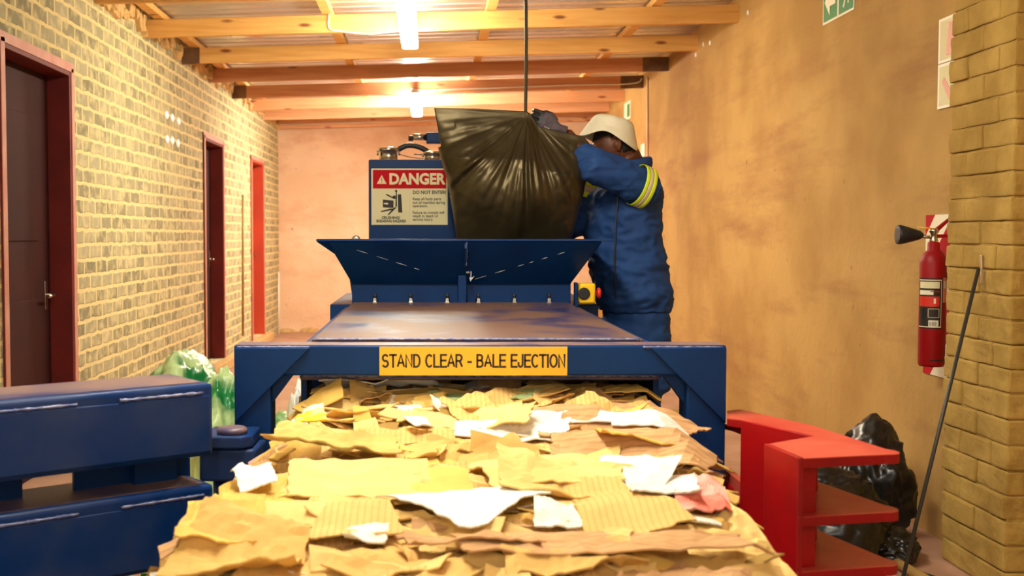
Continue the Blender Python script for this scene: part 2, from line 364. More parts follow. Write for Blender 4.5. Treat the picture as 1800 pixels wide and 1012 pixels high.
# back wall: slightly uneven plaster
b = MB(); nx, nz = 60, 44
g = [[b.bm.verts.new((XL-.2+(XR-XL+.4)*i/nx, YB+.02*noise.noise(Vector((i*.35, j*.35, 3))), 3.2*j/nz)) for i in range(nx+1)] for j in range(nz+1)]
for j in range(nz):
    for i in range(nx): b._set([b.bm.faces.new([g[j][i], g[j][i+1], g[j+1][i+1], g[j+1][i]])], M['plaster_b'], True)
b.box(((XL+XR)/2, YB+.16, 1.6), (XR-XL+.4, .2, 3.2), M['plaster_b'])
struct(b, 'wall_back')
# mud line heaped along the foot of the back wall
b = MB()
for i in range(14):
    b.ball(Vector((XL+.1+i*.32, YB-.02, .0)), .1, M['mortar'], 2, (1.5, .6, .5+.2*sin(i*2)))
struct(b, 'trim_1')
# ceiling: ribbed metal sheet whose ribs run across the room
b = MB(); prof = []
y = YF
while y < YB+.1:
    prof += [(y, 0), (y+.10, 0), (y+.110, .045), (y+.161, .045), (y+.171, 0)]; y += .171
for sgn, off in ((1, 0),):
    pr = []
    for k in range(2):
        xx = XL-.3 if k == 0 else XR+.3
        zz = ZT_L+.01+(xx-XL)*(ZT_R-ZT_L)/(XR-XL)
        pr.append([b.bm.verts.new((xx, yy, zz+dz)) for yy, dz in prof])
    for i in range(len(prof)-1): b._set([b.bm.faces.new([pr[0][i], pr[0][i+1], pr[1][i+1], pr[1][i]])], M['galv'])
o = struct(b, 'ceiling'); md = o.modifiers.new('s', 'SOLIDIFY'); md.thickness = .003; md.offset = 1
def roofz(x): return ZT_L+(x-XL)*(ZT_R-ZT_L)/(XR-XL)
# mortar packed round the rafter ends at the top of the left wall
b = MB(); random.seed(5)
for i in range(150):
    yy = 6.7+i*.058+random.uniform(-.02, .02); q = random.uniform(.03, .075)
    b.box((XL+random.uniform(-.02, .02), yy, 2.82+random.uniform(-.06, .05)), (q, q*random.uniform(1, 2), q*random.uniform(.8, 1.6)), M['mortar'], .008, Matrix.Rotation(random.uniform(-.6, .6), 3, 'X') @ Matrix.Rotation(random.uniform(-.4, .4), 3, 'Y'))
struct(b, 'trim_2')

# doors
def door(k, y0, y1, zt, zb, leafmat):
    e = bpy.data.objects.new('door_%d' % k, None); COL.objects.link(e); e.location = (XL, (y0+y1)/2, zb); e['kind'] = 'structure'
    b = MB(); w = .045; x0, x1 = XL+.014, XL-.17
    def fr(yc, zc, sy, sz): b.box(((x0+x1)/2, yc, zc), (x0-x1, sy, sz), M['oxide'], .003)
    fr(y0+w/2, (zt+zb)/2, w, zt-zb); fr(y1-w/2, (zt+zb)/2, w, zt-zb); fr((y0+y1)/2, zt-w/2, y1-y0-2*w, w)
    # face strip: frame oxide with its lit pink put into the colour
    for yc, zc, sy, sz in ((y0+.02, (zt+zb)/2, .05, zt-zb), (y1+.01, (zt+zb)/2, .05, zt-zb), ((y0+y1)/2, zt+.005, y1-y0+.05, .05)):
        b.box((XL+.0165, yc, zc), (.004, sy, sz), M['oxide_lit_pink'])
    o = b.build('door_frame', e)
    if k == 3: o.data.materials[0] = M['oxide_orange_lit']  # frame takes the same painted orange light as its leaf
    b = MB(); b.box((XL-.13, (y0+y1)/2, (zt+zb)/2-.02), (.04, y1-y0-2*w-.004, zt-zb-w-.006), leafmat, .003)
    for q in (.28, .72):
        b.box((XL-.108, y0+(y1-y0)*.5, zb+(zt-zb)*q), (.008, (y1-y0)*.55, (zt-zb)*.30), leafmat, .003)
    leaf = b.build('door_leaf', e)
    b = MB(); hz = zb+.98
    b.tube([(XL-.11, y1-.13, hz), (XL-.06, y1-.13, hz), (XL-.06, y1-.24, hz)], .009, M['steel']); b.box((XL-.107, y1-.13, hz), (.006, .04, .16), M['steel'], .002)
    b.build('door_handle', leaf)
    for q in (.12, .5, .88):
        b = MB(); z = zb+(zt-zb)*q; b.tube([(XL-.095, y0+w+.008, z-.06), (XL-.095, y0+w+.008, z+.06)], .011, M['oxide']); b.build('hinge', e)
door(1, *doors[0], M['oxide_dark']); door(2, *doors[1], M['oxide_dark']); door(3, *doors[2], M['oxide_orange_lit'])
# plinth step in front of far doors
b = MB(); b.box((XL+.04, 12.1, .05), (.09, 4.4, .1), M['mortar'], .01); struct(b, 'trim_3')

# pillar of rough blocks on the right wall
b = MB(); random.seed(3); z = 0; row = 0
PX, PY0, PY1 = 2.09, 4.09, 4.60
b.box(((PX+.009+XR+.009)/2, (PY0+PY1)/2, 1.5), (XR-PX, PY1-PY0-.018, 3.0), M['pillar'])
while z < 2.99:
    h = .092+random.uniform(-.004, .004)
    cuts = [PY0, PY0+.235, PY1] if row % 2 == 0 else [PY0, PY0+.12, PY0+.36, PY1]
    for i in range(len(cuts)-1):
        jx = random.uniform(-.005, .005); y0 = cuts[i]+(random.uniform(-.004, .004) if i else random.uniform(-.006, .004)); y1 = cuts[i+1]+random.uniform(-.005, .005)
        b.box(((PX+jx+XR)/2, (y0+y1)/2, z+h/2), (XR-PX-jx, y1-y0-.003, h-.004), M['pillar'], .009)
    z += h; row += 1
o = struct(b, 'trim_4')
md = o.modifiers.new('sub', 'SUBSURF'); md.subdivision_type = 'SIMPLE'; md.levels = 2; md.render_levels = 2
tx = bpy.data.textures.new('lump', 'CLOUDS'); tx.noise_scale = .07
md = o.modifiers.new('d', 'DISPLACE'); md.texture = tx; md.strength = .014; md.mid_level = .5; md.texture_coords = 'LOCAL'

# ------------------------------------------------------------------ rafters and purlins
RY = [7.02, 8.22, 9.46, 10.62, 11.85, 13.0, 14.1, 15.28]
RM = ['pine', 'pine', 'pine', 'pine_backlit', 'pine_backlit', 'pine_lampglow', 'pine_lampglow', 'pine_lampglow']  # backlight and far lamp glow are coloured into the farther rafters
RL = ['pine rafter nearest the camera, cut off by the top of the photo',
      'yellow pine rafter with dark knots and a white cable looped under its middle',
      'yellow pine rafter with a dark stained left end, crossing just behind the near lamp',
      'pine rafter coloured backlit brown with a dark stained right end, between the two lamps',
      'pine rafter coloured backlit brown with both ends stained, just before the far lamp',
      'pine rafter coloured with pink lamp glow directly above the far lamp',
      'pine rafter coloured with pink lamp glow just beyond the far lamp',
      'last pine rafter coloured with pink lamp glow, against the back wall with a cable along it']
for i, (yy, mm, lb) in enumerate(zip(RY, RM, RL)):
    zl = at(755-4080/yy, 412-1.437/yy*2000, Y=yy).z
    e = empty('rafter', (XL, yy, 2.75), lb, 'beam', 'pine rafters under the metal roof')
    b = MB()
    h = .126; l = Vector((XL-.02, yy, roofz(XL)-.05-h)); r = Vector((XR+.02, yy, roofz(XR)-.05-h))
    b.prism([l+Vector((0, -.022, 0)), r+Vector((0, -.022, 0)), r+Vector((0, .022, 0)), l+Vector((0, .022, 0))], (0, 0, h), M[mm], .003)
    b.build('beam', e)
    for side, has in ((0, i in (2, 4)), (1, i in (3, 4))):
        if not has: continue
        p = l if side == 0 else r-Vector((.26, 0, 0)); q = l+Vector((.17, 0, .006)) if side == 0 else r
        sl = (r.z-l.z)/(r.x-l.x); p = Vector((p.x, yy, l.z+(p.x-l.x)*sl)); q = Vector((q.x, yy, l.z+(q.x-l.x)*sl))
        b = MB(); b.prism([p+Vector((0, -.0235, -.0015)), q+Vector((0, -.0235, -.0015)), q+Vector((0, .0235, -.0015)), p+Vector((0, .0235, -.0015))], (0, 0, h+.003), M['stain'], .003)
        b.build('stained_end', e)
PL = ['pine purlin along the top of the brick wall at the left', 'pine purlin running away above the rafters, just left of the ceiling lamps',
      'pine purlin running away above the rafters, just right of the ceiling lamps', 'pine purlin above the rafters nearest the plastered wall']
for xx, lb in zip((-1.93, -.73, .44, 1.62), PL):
    b = MB(); zz = roofz(xx)-.047
    b.prism([(xx-.036, 2, zz+.001), (xx+.036, 2, zz+.001), (xx+.036, 15.35, zz+.001), (xx-.036, 15.35, zz+.001)], (0, 0, .044), M['pine'], .002)
    tag(b.build('purlin'), lb, 'beam', 'pine purlins under the roof sheets')

# ------------------------------------------------------------------ lamps
def lamp(y0, y1, col, lb, power):
    xx = -.145*1.0 if y0 > 0 else -.145
    zb = roofz(xx)-.05-.126
    e = empty('ceiling_lamp', (xx, (y0+y1)/2, zb), lb, 'lamp', 'fluorescent lamps under the rafters')
    b = MB(); b.box((xx, (y0+y1)/2, zb-.014), (.09, y1-y0, .026), M['white'], .004); b.build('lamp_housing', e)
    b = MB(); b.box((xx, (y0+y1)/2, zb-.052), (.118, y1-y0-.01, .05), emis('glowing_diffuser_%d' % int(y0+9), col, power), .02)
    b.build('diffuser', e)
WARM = (1, .91, .70)
lamp(6.75, 8.55, WARM, 'glowing white fluorescent lamp nearest the camera under the rafters', LAMP_POWER*1.6)
lamp(11.6, 13.4, (1, .87, .72), 'small far glowing fluorescent lamp under the rafters', LAMP_POWER*2.8)
lamp(2.0, 3.8, (1, .93, .78), 'fluorescent lamp over the baler, above the photo frame', LAMP_POWER*1.35)
lamp(-2.4, -.6, (1, .93, .78), 'fluorescent lamp behind the camera', LAMP_POWER)

# ------------------------------------------------------------------ cables and conduits
def cable(name, pts, r, m, lb, cat='cable', group=None, n=8):
    b = MB(); b.tube(pts, r, m, n); return tag(b.build(name), lb, cat, group)
def smooth_path(pts, k=6):
    pts = [Vector(p) for p in pts]; out = []
    for i in range(len(pts)-1):
        p0 = pts[max(i-1, 0)]; p1 = pts[i]; p2 = pts[i+1]; p3 = pts[min(i+2, len(pts)-1)]
        for j in range(k):
            t = j/k; out.append(.5*((2*p1)+(p2-p0)*t+(2*p0-5*p1+4*p2-p3)*t*t+(3*p1-p0-3*p2+p3)*t**3))
    out.append(pts[-1]); return out
yy = RY[1]-.03
cable('cable', smooth_path([at(582, -14, Y=yy), at(583, 8, Y=yy), at(578, 30, Y=yy), at(579, 50, Y=yy), at(600, 55, Y=yy), at(650, 59, Y=yy), at(705, 53, Y=yy)]), .006, M['white'], 'white cable looped along the nearest full rafter to the lamp')
yy = RY[4]-.03
cable('cable', smooth_path([at(722, 155, Y=yy), at(760, 158, Y=yy), at(1000, 150, Y=yy), at(1110, 147, Y=yy), at(1128, 138, Y=yy)]), .006, M['white'], 'white cable clipped along the backlit brown rafter towards the plastered wall')
yy = RY[7]-.03
cable('cable', smooth_path([at(492, 213, Y=yy), at(500, 219, Y=yy), at(700, 213, Y=yy), at(1030, 206, Y=yy)]), .007, M['white'], 'white cable running along the last rafter at the back wall')
X = XR-.012
cable('conduit', [at(1138, 135, X=X), at(1138, 365, X=X)], .011, M['plaster_b'], 'painted vertical conduit on the plastered wall behind the worker', 'pipe')
X = XL+.012
cable('conduit', [at(490, 478, X=X+.02), at(490, 598, X=X+.02)], .012, M['white'], 'short white pipe in the far left corner', 'pipe')
cable('measuring_stick', [at(427, 342, X=X+.03), at(427, 590, X=X+.03)], .013, M['broom'], 'thin yellowish stick upright between the two far doors', 'stick')
# hanging supply cable over the machine
pt = at(925, -60, Y=5.75); 
b = MB(); b.tube(smooth_path([(.47, 5.78, roofz(.5)-.0), at(924, -20, Y=5.77), at(925, 100, Y=5.76), at(924, 200, Y=5.75), at(926, 330, Y=5.75)]), .0085, M['wire'], 8)
tag(b.build('hanging_cable'), 'dark cable hanging straight down from the roof behind the black bag', 'cable')

# white plug fixings, and white dabs painted as daylight through brick holes
def dab(p, nrm, r, lb, grp, cat, ax=(1, 1, 1)):
    b = MB(); b.ball(Vector((0, 0, 0)), r, M['dabw'], 2, ax); o = b.build('white_wall_plug' if cat == 'plug' else 'daylight_hole_dab'); o.location = p; return tag(o, lb, cat, grp)
for px, py in ((1223, 96), (1236, 78), (1248, 75), (1296, 29), (1315, 22), (1171, 122)):
    dab(at(px, py, X=XR-.003), None, .02, 'white plug set high in the plastered wall near the rafter ends', 'white plugs in the plastered wall', 'plug', (.3, 1, 1))
for px, py in ((293, 202), (303, 207), (314, 213), (294, 245), (303, 247), (313, 252)):
    dab(at(px, py, X=XL+.003), None, .032, 'white dab painted as daylight through a brick hole, in the double row of three', 'white dabs painted as daylight through brick holes', 'paint dab', (.25, 2.0, 1.1))

# ------------------------------------------------------------------ signs on the right wall
def wallR(y, z, x=XR-.006):   # text matrix for a surface facing -X
    return Matrix.Translation((x, y, z)) @ Matrix(((0, 0, -1, 0), (-1, 0, 0, 0), (0, 1, 0, 0), (0, 0, 0, 1)))
def panelR(b, y0, y1, z0, z1, x, m, th=.003, pts=None):
    b.prism([(x, y0, z0), (x, y1, z0), (x, y1, z1), (x, y0, z1)], (-th, 0, 0), m)
def polyR(b, c, pts, s, x, m, th=.0015):   # pts in sign-local coordinates (right = -Y)
    b.prism([(x, c[0]-p[0]*s, c[1]+p[1]*s) for p in pts], (-th, 0, 0), m)
ya = at(1448, 20, X=XR).y; yb = at(1503, 20, X=XR).y; zb = at(1448, 45, X=XR).z
w = (ya-yb)/2
for k, lb in ((0, 'green and white sign with a white arrow pointing left, high on the plastered wall'), (1, 'green and white running figure exit sign beside the arrow sign, high on the wall')):
    y1 = ya-k*w; y0 = y1-w+.004; c = ((y0+y1)/2, zb+w/2)
    b = MB(); panelR(b, y0, y1, zb, zb+w, XR-.001, M['signwhite'])
    panelR(b, y0+.012, y1-.012, zb+.012, zb+w-.012, XR-.004, M['signgreen'], .001)
    if k == 0:
        polyR(b, c, [(-.42, 0), (-.02, .40), (-.02, .16), (.4, .16), (.4, -.16), (-.02, -.16), (-.02, -.40)], w*.85, XR-.005, M['signwhite'])
    else:
        b.ball(Vector((XR-.006, c[0]-.01, c[1]+w*.3)), w*.06, M['signwhite'], 2, (.2, 1, 1))
        for ps in ([(-.1, .2), (.1, .22), (.05, -.02), (-.08, -.02)], [(-.08, 0), (.05, 0), (.0, -.2), (-.12, -.38), (-.2, -.36), (-.08, -.18)], [(.0, 0), (.08, 0), (.22, -.14), (.2, -.32), (.13, -.32), (.14, -.16)],
                   [(.08, .2), (.28, .1), (.26, .04), (.06, .12)], [(-.1, .2), (-.28, .14), (-.3, .0), (-.24, .0), (-.22, .1), (-.06, .14)]):
            polyR(b, c, ps, w*.9, XR-.005, M['signwhite'])
    tag(b.build('exit_sign'), lb, 'sign')
# fire signs half hidden by the pillar
y1 = at(1653, 100, X=XR).y; z1 = at(1653, 35, X=XR).z; z0 = at(1653, 193, X=XR).z
for k, lb in ((0, 'upper white and faded red sign beside the block pillar'), (1, 'lower white and faded red sign beside the block pillar')):
    h = (z1-z0)/2; a = z0+(1-k)*h; b = MB(); panelR(b, y1-.2, y1, a+.002, a+h-.002, XR-.001, M['signwhite'], .008)
    panelR(b, y1-.185, y1-.016, a+.014, a+h-.014, XR-.009, M['cream'], .001)
    c = (y1-.1, a+h/2)
    if k == 0: polyR(b, c, [(-.12, -.38), (.4, -.38), (.4, .38), (-.0, .38)], .18, XR-.0102, M['signpale'])
    else: polyR(b, c, [(-.3, .1), (-.2, .2), (.3, -.3), (.1, -.38)], .18, XR-.0102, M['signpale'])
    tag(b.build('fire_sign'), lb, 'sign')
# far small signs
yc = at(1103, 195, X=XR).y; zc = at(1103, 195, X=XR).z
b = MB(); panelR(b, yc-.2, yc+.2, zc-.1, zc+.1, XR-.001, M['signwhite']); panelR(b, yc-.16, yc+.0, zc-.07, zc+.07, XR-.004, M['signgreen'], .001)
tag(b.build('exit_sign'), 'small pale green and white sign high on the wall above the worker\'s hat', 'sign')
yc = at(1130, 275, X=XR).y; zc = at(1130, 275, X=XR).z
b = MB(); panelR(b, yc-.1, yc+.1, zc-.13, zc+.13, XR-.001, M['signwhite']); panelR(b, yc-.07, yc+.07, zc-.09, zc+.0, XR-.004, M['signpale'], .001)
tag(b.build('wall_notice'), 'small white notice on the wall directly behind the worker\'s neck', 'sign')

# ------------------------------------------------------------------ fire extinguisher and its board
bx = XR-.006
b = MB(); Y0 = at(1668, 500, X=XR).y; Y1 = at(1628, 500, X=XR).y; zt = at(1628, 378, X=XR).z; zb = at(1628, 655, X=XR).z
panelR(b, Y0-.03, Y1, zb, zt, XR-.001, M['signwhite'], .005)
wy = Y1-Y0+.03; k = 0; zz = zt-.09-.34*3
while zz < zt:
    pts = [(Y1, zz), (Y1, zz+.17), (Y0-.03, zz+.17+wy*1.0), (Y0-.03, zz+wy*1.0)]
    # stripes clipped against the board top and bottom
    def clip(ps, lim, keep):
        out = []
        for i in range(len(ps)):
            a, c = ps[i], ps[(i+1) % len(ps)]; ia = keep(a[1]); ic = keep(c[1])
            if ia: out.append(a)
            if ia != ic:
                t = (lim-a[1])/(c[1]-a[1]); out.append((a[0]+(c[0]-a[0])*t, lim))
        return out
    ps = clip(pts, zb, lambda q: q >= zb)
    if len(ps) > 2: ps = clip(ps, zt, lambda q: q <= zt)
    if len(ps) > 2: b.prism([(XR-.006, p[0], p[1]) for p in ps], (-.001, 0, 0), M['signred'])
    zz += .34
tag(b.build('striped_board'), 'red and white diagonally striped board behind the fire extinguisher', 'board')
EX, EY = 2.125, 4.80
ztop = at(1640, 443, Y=EY).z; zbot = at(1640, 643, Y=EY).z; r = .0535
e = empty('fire_extinguisher', (EX, EY, zbot), 'red fire extinguisher with black horn hung on the wall beside the pillar', 'fire extinguisher')
b = MB(); H = ztop-zbot
b.lathe((EX, EY, zbot), [(r*.9, 0), (r, .012), (r, H-.045), (r*.93, H-.022), (r*.72, H-.004), (r*.48, H+.008), (r*.44, H+.04), (r*.3, H+.045)], M['red'], 32); b.build('cylinder', e)
b = MB(); zz = ztop+.045
b.lathe((EX, EY, zz-.006), [(.016, 0), (.018, .01), (.014, .02), (.014, .04), (.02, .045), (.02, .06)], M['steel'], 16)
b.tube([(EX, EY, zz+.02), (EX-.03, EY+.02, zz+.02), (EX-.05, EY+.02, zz+.028)], .009, M['steel']); b.build('valve', e)
b = MB(); hd = Vector((-.92, .1, .02)).normalized(); p0 = Vector((EX-.02, EY+.01, zz+.026))
b.lathe(p0+hd*.02, [(.010, 0), (.018, .012), (.024, .03), (.036, .07), (.042, .095), (.040, .105), (.02, .1)], M['dark'], 24, hd); b.build('horn', e)
b = MB()
b.prism([(EX-.0, EY-.008, zz+.05), (EX+.06, EY-.008, zz+.098), (EX+.064, EY-.008, zz+.088), (EX+.01, EY-.008, zz+.035)], (0, .016, 0), M['red'], .002)
b.prism([(EX-.01, EY-.008, zz+.03), (EX+.058, EY-.008, zz+.03), (EX+.058, EY-.008, zz+.018), (EX-.01, EY-.008, zz+.012)], (0, .016, 0), M['red'], .002)
b.build('lever', e)
b = MB(); b.tube([(EX+.01, EY-.012, zz+.052), (EX-.07, EY-.004, zz+.06)], .003, M['yellow']); b.build('safety_pin', e, label='yellow safety pin')
# label wrapped on the cylinder
b = MB()
def wrap(a0, a1, z0, z1, m, rr, n=14):
    vs = [[b.bm.verts.new((EX+rr*cos(a0+(a1-a0)*i/n), EY+rr*sin(a0+(a1-a0)*i/n), z)) for z in (z0, z1)] for i in range(n+1)]
    for i in range(n): b._set([b.bm.faces.new([vs[i][0], vs[i+1][0], vs[i+1][1], vs[i][1]])], m, True)
L0 = zbot+H*.335; L1 = zbot+H*.775
A0, A1 = R(180), R(270+20)   # facing the camera, left part
wrap(A0, A1, L0, L1, M['ink'], r+.0008); wrap(A0, A1-.08, L0+.006, L1-.006, M['signwhite'], r+.0011); wrap(A0, A1-.13, L0+.010, L1-.010, M['ink'], r+.0014)
hh = L1-L0
wrap(A0+.1, A1-.25, L1-hh*.2, L1-hh*.07, M['cream'], r+.0018)
wrap(A0+.1, A1-.7, L1-hh*.33, L1-hh*.24, M['signwhite'], r+.0018); wrap(A0+1.0, A1-.25, L1-hh*.27, L1-hh*.25, M['signred'], r+.0018)
wrap(A0+.1, A1-.25, L1-hh*.56, L1-hh*.36, M['btn'], r+.0018)
wrap(A0+.1, A0+.75, L1-hh*.78, L1-hh*.6, M['boot'], r+.0018); wrap(A0+.85, A1-.25, L1-hh*.78, L1-hh*.6, M['reflect'], r+.0018); wrap(A0+.9, A1-.3, L1-hh*.77, L1-hh*.61, M['ink'], r+.0022)
wrap(A0+.9, A1-.3, L1-hh*.95, L1-hh*.83, M['signwhite'], r+.0018)
for i in range(6): wrap(A0+.98+i*.085, A0+1.02+i*.085, L1-hh*.94, L1-hh*.86, M['ink'], r+.0022, 2)
wrap(A0+1.25, A0+1.4, L1-hh*.5, L1-hh*.4, M['signwhite'], r+.0022, 3)
wrap(A1+.06, A1+.75, L1-hh*.48, L1+.002, M['signpale'], r+.0008); wrap(A1+.1, A1+.5, L1-hh*.2, L1-hh*.05, M['signwhite'], r+.0012)
b.build('instruction_label', e)
b = MB(); b.box((XR-.034, EY, ztop-.1), (.055, .03, .03), M['dark']); b.build('wall_bracket', e); b = MB(); b.tube([(EX+r*1.02*cos(a*pi/12), EY+r*1.02*sin(a*pi/12), zbot+.03) for a in range(-8, 9)], .003, M['dark']); b.build('strap', e)

# leaning rod hung on the pillar hook
X = PX-.012
b = MB(); h0 = at(1726, 448, X=X); h1 = at(1727, 500, X=X)
b.prism([h0+Vector((0, .008, 0)), h0+Vector((0, -.008, 0)), h1+Vector((0, -.006, 0)), h1+Vector((0, .006, 0))], (-.006, 0, 0), M['steel'], .002)
tag(b.build('wall_hook'), 'small metal hook plate on the block pillar above the leaning rod', 'hook')
top = at(1720, 472, X=PX-.03); bot = at(1600, 1010, Z=.0+.02)
bot = Vector((1.80, 4.12, .006)); 
q = at(1588, 1012, Y=4.05)
dirv = (q-top); tt = (0.008-top.z)/dirv.z; bot = top+dirv*tt
cable('leaning_rod', [top, bot], .0075, M['rod'], 'long thin dark rod leaning against the block pillar', 'rod')

# ------------------------------------------------------------------ crumpled bags
def crumple(name, c, size, m, seed, lb, cat, sub=5, amp=.16, peak=None, grp=None, flat=True):
    b = MB(); g = bmesh.ops.create_icosphere(b.bm, subdivisions=sub, radius=1)
    off = Vector((seed*7.3, seed*3.1, seed))
    for v in b.bm.verts:
        d = v.co.normalized(); n1 = noise.fractal(d*1.3+off, 1, 2, 3); n2 = abs(noise.noise(d*3.5+off*2)); n3 = abs(noise.noise(d*8+off*3)); n4 = abs(noise.noise(d*18+off))
        rr = 1+amp*(1.3*n1-1.3*n2-.55*n3-.12*n4)
        p = d*rr
        if peak:
            pk = Vector(peak).normalized(); a = max(0, d.dot(pk)); p += pk*(a**10)*.22
        p = Vector((p.x*size[0], p.y*size[1], p.z*size[2]))
        if flat and p.z < -size[2]*.75: p.z = -size[2]*.75+(p.z+size[2]*.75)*.05
        v.co = p+Vector(c)+Vector((0, 0, size[2]*.75 if flat else 0))
    for f in b.bm.faces: f.smooth = True; f.material_index = 0
    zmin = min(v.co.z for v in b.bm.verts)
    if flat: bmesh.ops.translate(b.bm, verts=b.bm.verts, vec=(0, 0, c[2]-zmin))
    return tag(b.build(name, m=m, loc=c), lb, cat, grp)
crumple('refuse_bag', (1.60, 4.55, 0), (.26, .2, .22), M['bag2'], 1, 'crumpled shiny black plastic bag on the floor behind the red locking arm', 'bag')
crumple('refuse_bag', (1.93, 4.98, 0), (.2, .22, .26), M['bag2'], 2, 'black plastic bag with a twisted peak against the wall, farther back', 'bag', peak=(.35, -.1, 1))
crumple('refuse_bag', (1.86, 4.56, 0), (.13, .13, .08), M['bag2'], 6, 'flat black plastic bag lying by the foot of the leaning rod', 'bag')
crumple('plastic_film', (1.30, 3.75, 0), (.28, .2, .14), M['bag2'], 4, 'glossy black plastic film on the floor under the red locking arm', 'plastic')
p0 = at(1478, 920, Z=.03); p1 = at(1640, 1010, Z=.03)
p0 = at(1500, 945, Z=.022); p1 = at(1700, 1060, Z=.022)
cable('wooden_pole', [p0, p1], .021, M['broom'], 'round wooden pole lying on the floor beside the black bags', 'pole')
cable('floor_cable', smooth_path([at(1560, 975, Z=.006), at(1600, 998, Z=.006), at(1625, 1008, Z=.006), at(1660, 1020, Z=.006)]), .006, M['dark'], 'black cable lying on the floor next to the wooden pole', 'cable')
# green sacks on the left
crumple('green_sack', (-1.11, 5.1, 0), (.24, .3, .45), M['green'], 8, 'large crumpled green and pale plastic sack behind the blue gate', 'sack', amp=.13)
crumple('green_sack', (-.86, 4.62, 0), (.13, .2, .44), M['green'], 9, 'smaller pale green plastic sack beside the gate hinge', 'sack', amp=.13)
crumple('green_sack', (-.66, 4.95, 0), (.17, .25, .31), M['greenpale'], 11, 'low yellowish green plastic sack seen behind the left post', 'sack', amp=.2)
crumple('white_sack', (-.50, 4.35, .0), (.055, .2, .44), M['white'], 12, 'narrow white sack standing beside the baler chamber', 'sack', amp=.1)
b = MB(); random.seed(4)
for i in range(14): b.box((-.80+random.uniform(-.02, .02), 3.9+random.uniform(-.02, .02), .012+i*.024), (.36, .3, .02), M['signgreen' if i % 2 else 'greenpale'], .004, Matrix.Rotation(random.uniform(-.1, .1), 3, 'Z'))
tag(b.build('folded_sacks'), 'stack of folded green sacks under the gate hinge', 'sack')
b = MB(); random.seed(14)
for i in range(12): b.box((.86+random.uniform(-.04, .04), 4.2+random.uniform(-.04, .04), .02+i*.055), (.34, .3, .05), K[random.choice((0, 5, 8))], .006, Matrix.Rotation(random.uniform(-.2, .2), 3, 'Z') @ Matrix.Rotation(random.uniform(-.06, .06), 3, 'Y'))
tag(b.build('paper_stack'), 'stack of loose paper and card behind the right post of the baler', 'paper stack')

# ------------------------------------------------------------------ the baler
CX = .14
baler = empty('baling_press', (CX, 4.0, 0), 'blue steel horizontal baling press with hopper, ejecting a bale of cardboard', 'machine')
FY = 3.10; FD = .10
FXL = at(411, 640, Y=FY).x; FXR = at(1277, 640, Y=FY).x
ZTOP = at(800, 607, Y=FY).z; ZBE = at(800, 660, Y=FY).z
PW = at(475, 700, Y=FY).x-FXL
ipl, ipr = at(476, 700, Y=FY).x, at(1207, 700, Y=FY).x
b = MB(); b.box(((FXL+FXR)/2, FY+FD/2, (ZTOP+ZBE)/2), (FXR-FXL, FD, ZTOP-ZBE), M['blue'], .006)
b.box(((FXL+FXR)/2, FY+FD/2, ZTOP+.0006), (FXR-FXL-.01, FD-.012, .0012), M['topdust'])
b.build('cross_beam', baler)
for x0, x1 in ((FXL, ipl), (ipr, FXR)):
    b = MB(); b.box(((x0+x1)/2, FY+FD/2, ZBE/2), (x1-x0, FD-.002, ZBE-.001), M['blue'], .006); b.build('post', baler)
# gussets
g = at(545, 607, Y=FY).x; gz = at(411, 742, Y=FY).z
def gus(xo, xi, s):
    zc = ZTOP-.006
    xi2 = at(492, 660, Y=FY).x if s < 0 else at(1190, 660, Y=FY).x
    pts = [(xo, FY-.0005, zc), (xi, FY-.0005, zc), (xo, FY-.0005, gz)] if s > 0 else [(xo, FY-.0005, zc), (xo, FY-.0005, gz), (xi, FY-.0005, zc)]
    b = MB(); b.prism(pts, (0, -.012, 0), M['blue'], .002); b.build('gusset', baler)
    # inside corner web plate
    b = MB(); xp = ipl if s < 0 else ipr; sg = 1 if s < 0 else -1
    b.prism([(xp-sg*.02, FY+.03, ZBE+.02), (xp+sg*.06, FY+.03, ZBE+.0), (xp-sg*.0, FY+.03, ZBE-.08)], (0, .04, 0), M['blue']); b.build('corner_web', baler)
gus(FXL+.003, g, -1); gus(FXR-.003, at(1143, 607, Y=FY).x, 1)
# weld beads
def weld(parent, p0, p1, r=.003, m='weld', amp=.9, name='weld_seam'):
    p0 = Vector(p0); p1 = Vector(p1); n = max(4, int((p1-p0).length/.008)); b = MB()
    b.tube([p0+(p1-p0)*i/n for i in range(n+1)], [r*(1+amp*noise.noise(Vector((i*.9, p0.x*9, p0.z*9)))) for i in range(n+1)], M[m], 6); return b.build(name, parent, label='bare bright weld seam')
weld(baler, (FXL+.01, FY-.004, ZTOP-.004), (at(545, 607, Y=FY).x, FY-.004, ZTOP-.004))
weld(baler, (at(1130, 607, Y=FY).x, FY-.004, ZTOP-.004), (FXR-.01, FY-.004, ZTOP-.004))
# sign
sx0, sx1 = at(667, 630, Y=FY).x, at(997, 630, Y=FY).x
b = MB(); b.box(((sx0+sx1)/2, FY-.0012, (ZTOP+ZBE)/2-.001), (sx1-sx0, .002, ZTOP-ZBE-.004), M['yellow'])
strokes(b, 'STAND CLEAR - BALE EJECTION', sx0+.005, sx1-.004, (ZTOP+ZBE)/2-.0195, (ZTOP+ZBE)/2+.0185, FY-.0026, .0054, M['ink'], .165)
sgn = b.build('warning_sign', baler, label='yellow sign reading STAND CLEAR - BALE EJECTION')
# lid (top of the chamber)
ly1 = 4.96; zlid = ZTOP-.012+.02
lx0, lx1 = at(548, 598, Y=FY+FD).x, at(1130, 598, Y=FY+FD).x
b = MB(); b.box(((lx0+lx1)/2, (FY+FD+ly1)/2, zlid-.01), (lx1-lx0, ly1-FY-FD, .02), M['dusty'], .003); b.build('lid', baler)
weld(baler, (lx0+.01, FY+FD-.004, zlid), (lx1-.01, FY+FD-.004, zlid), .0035)
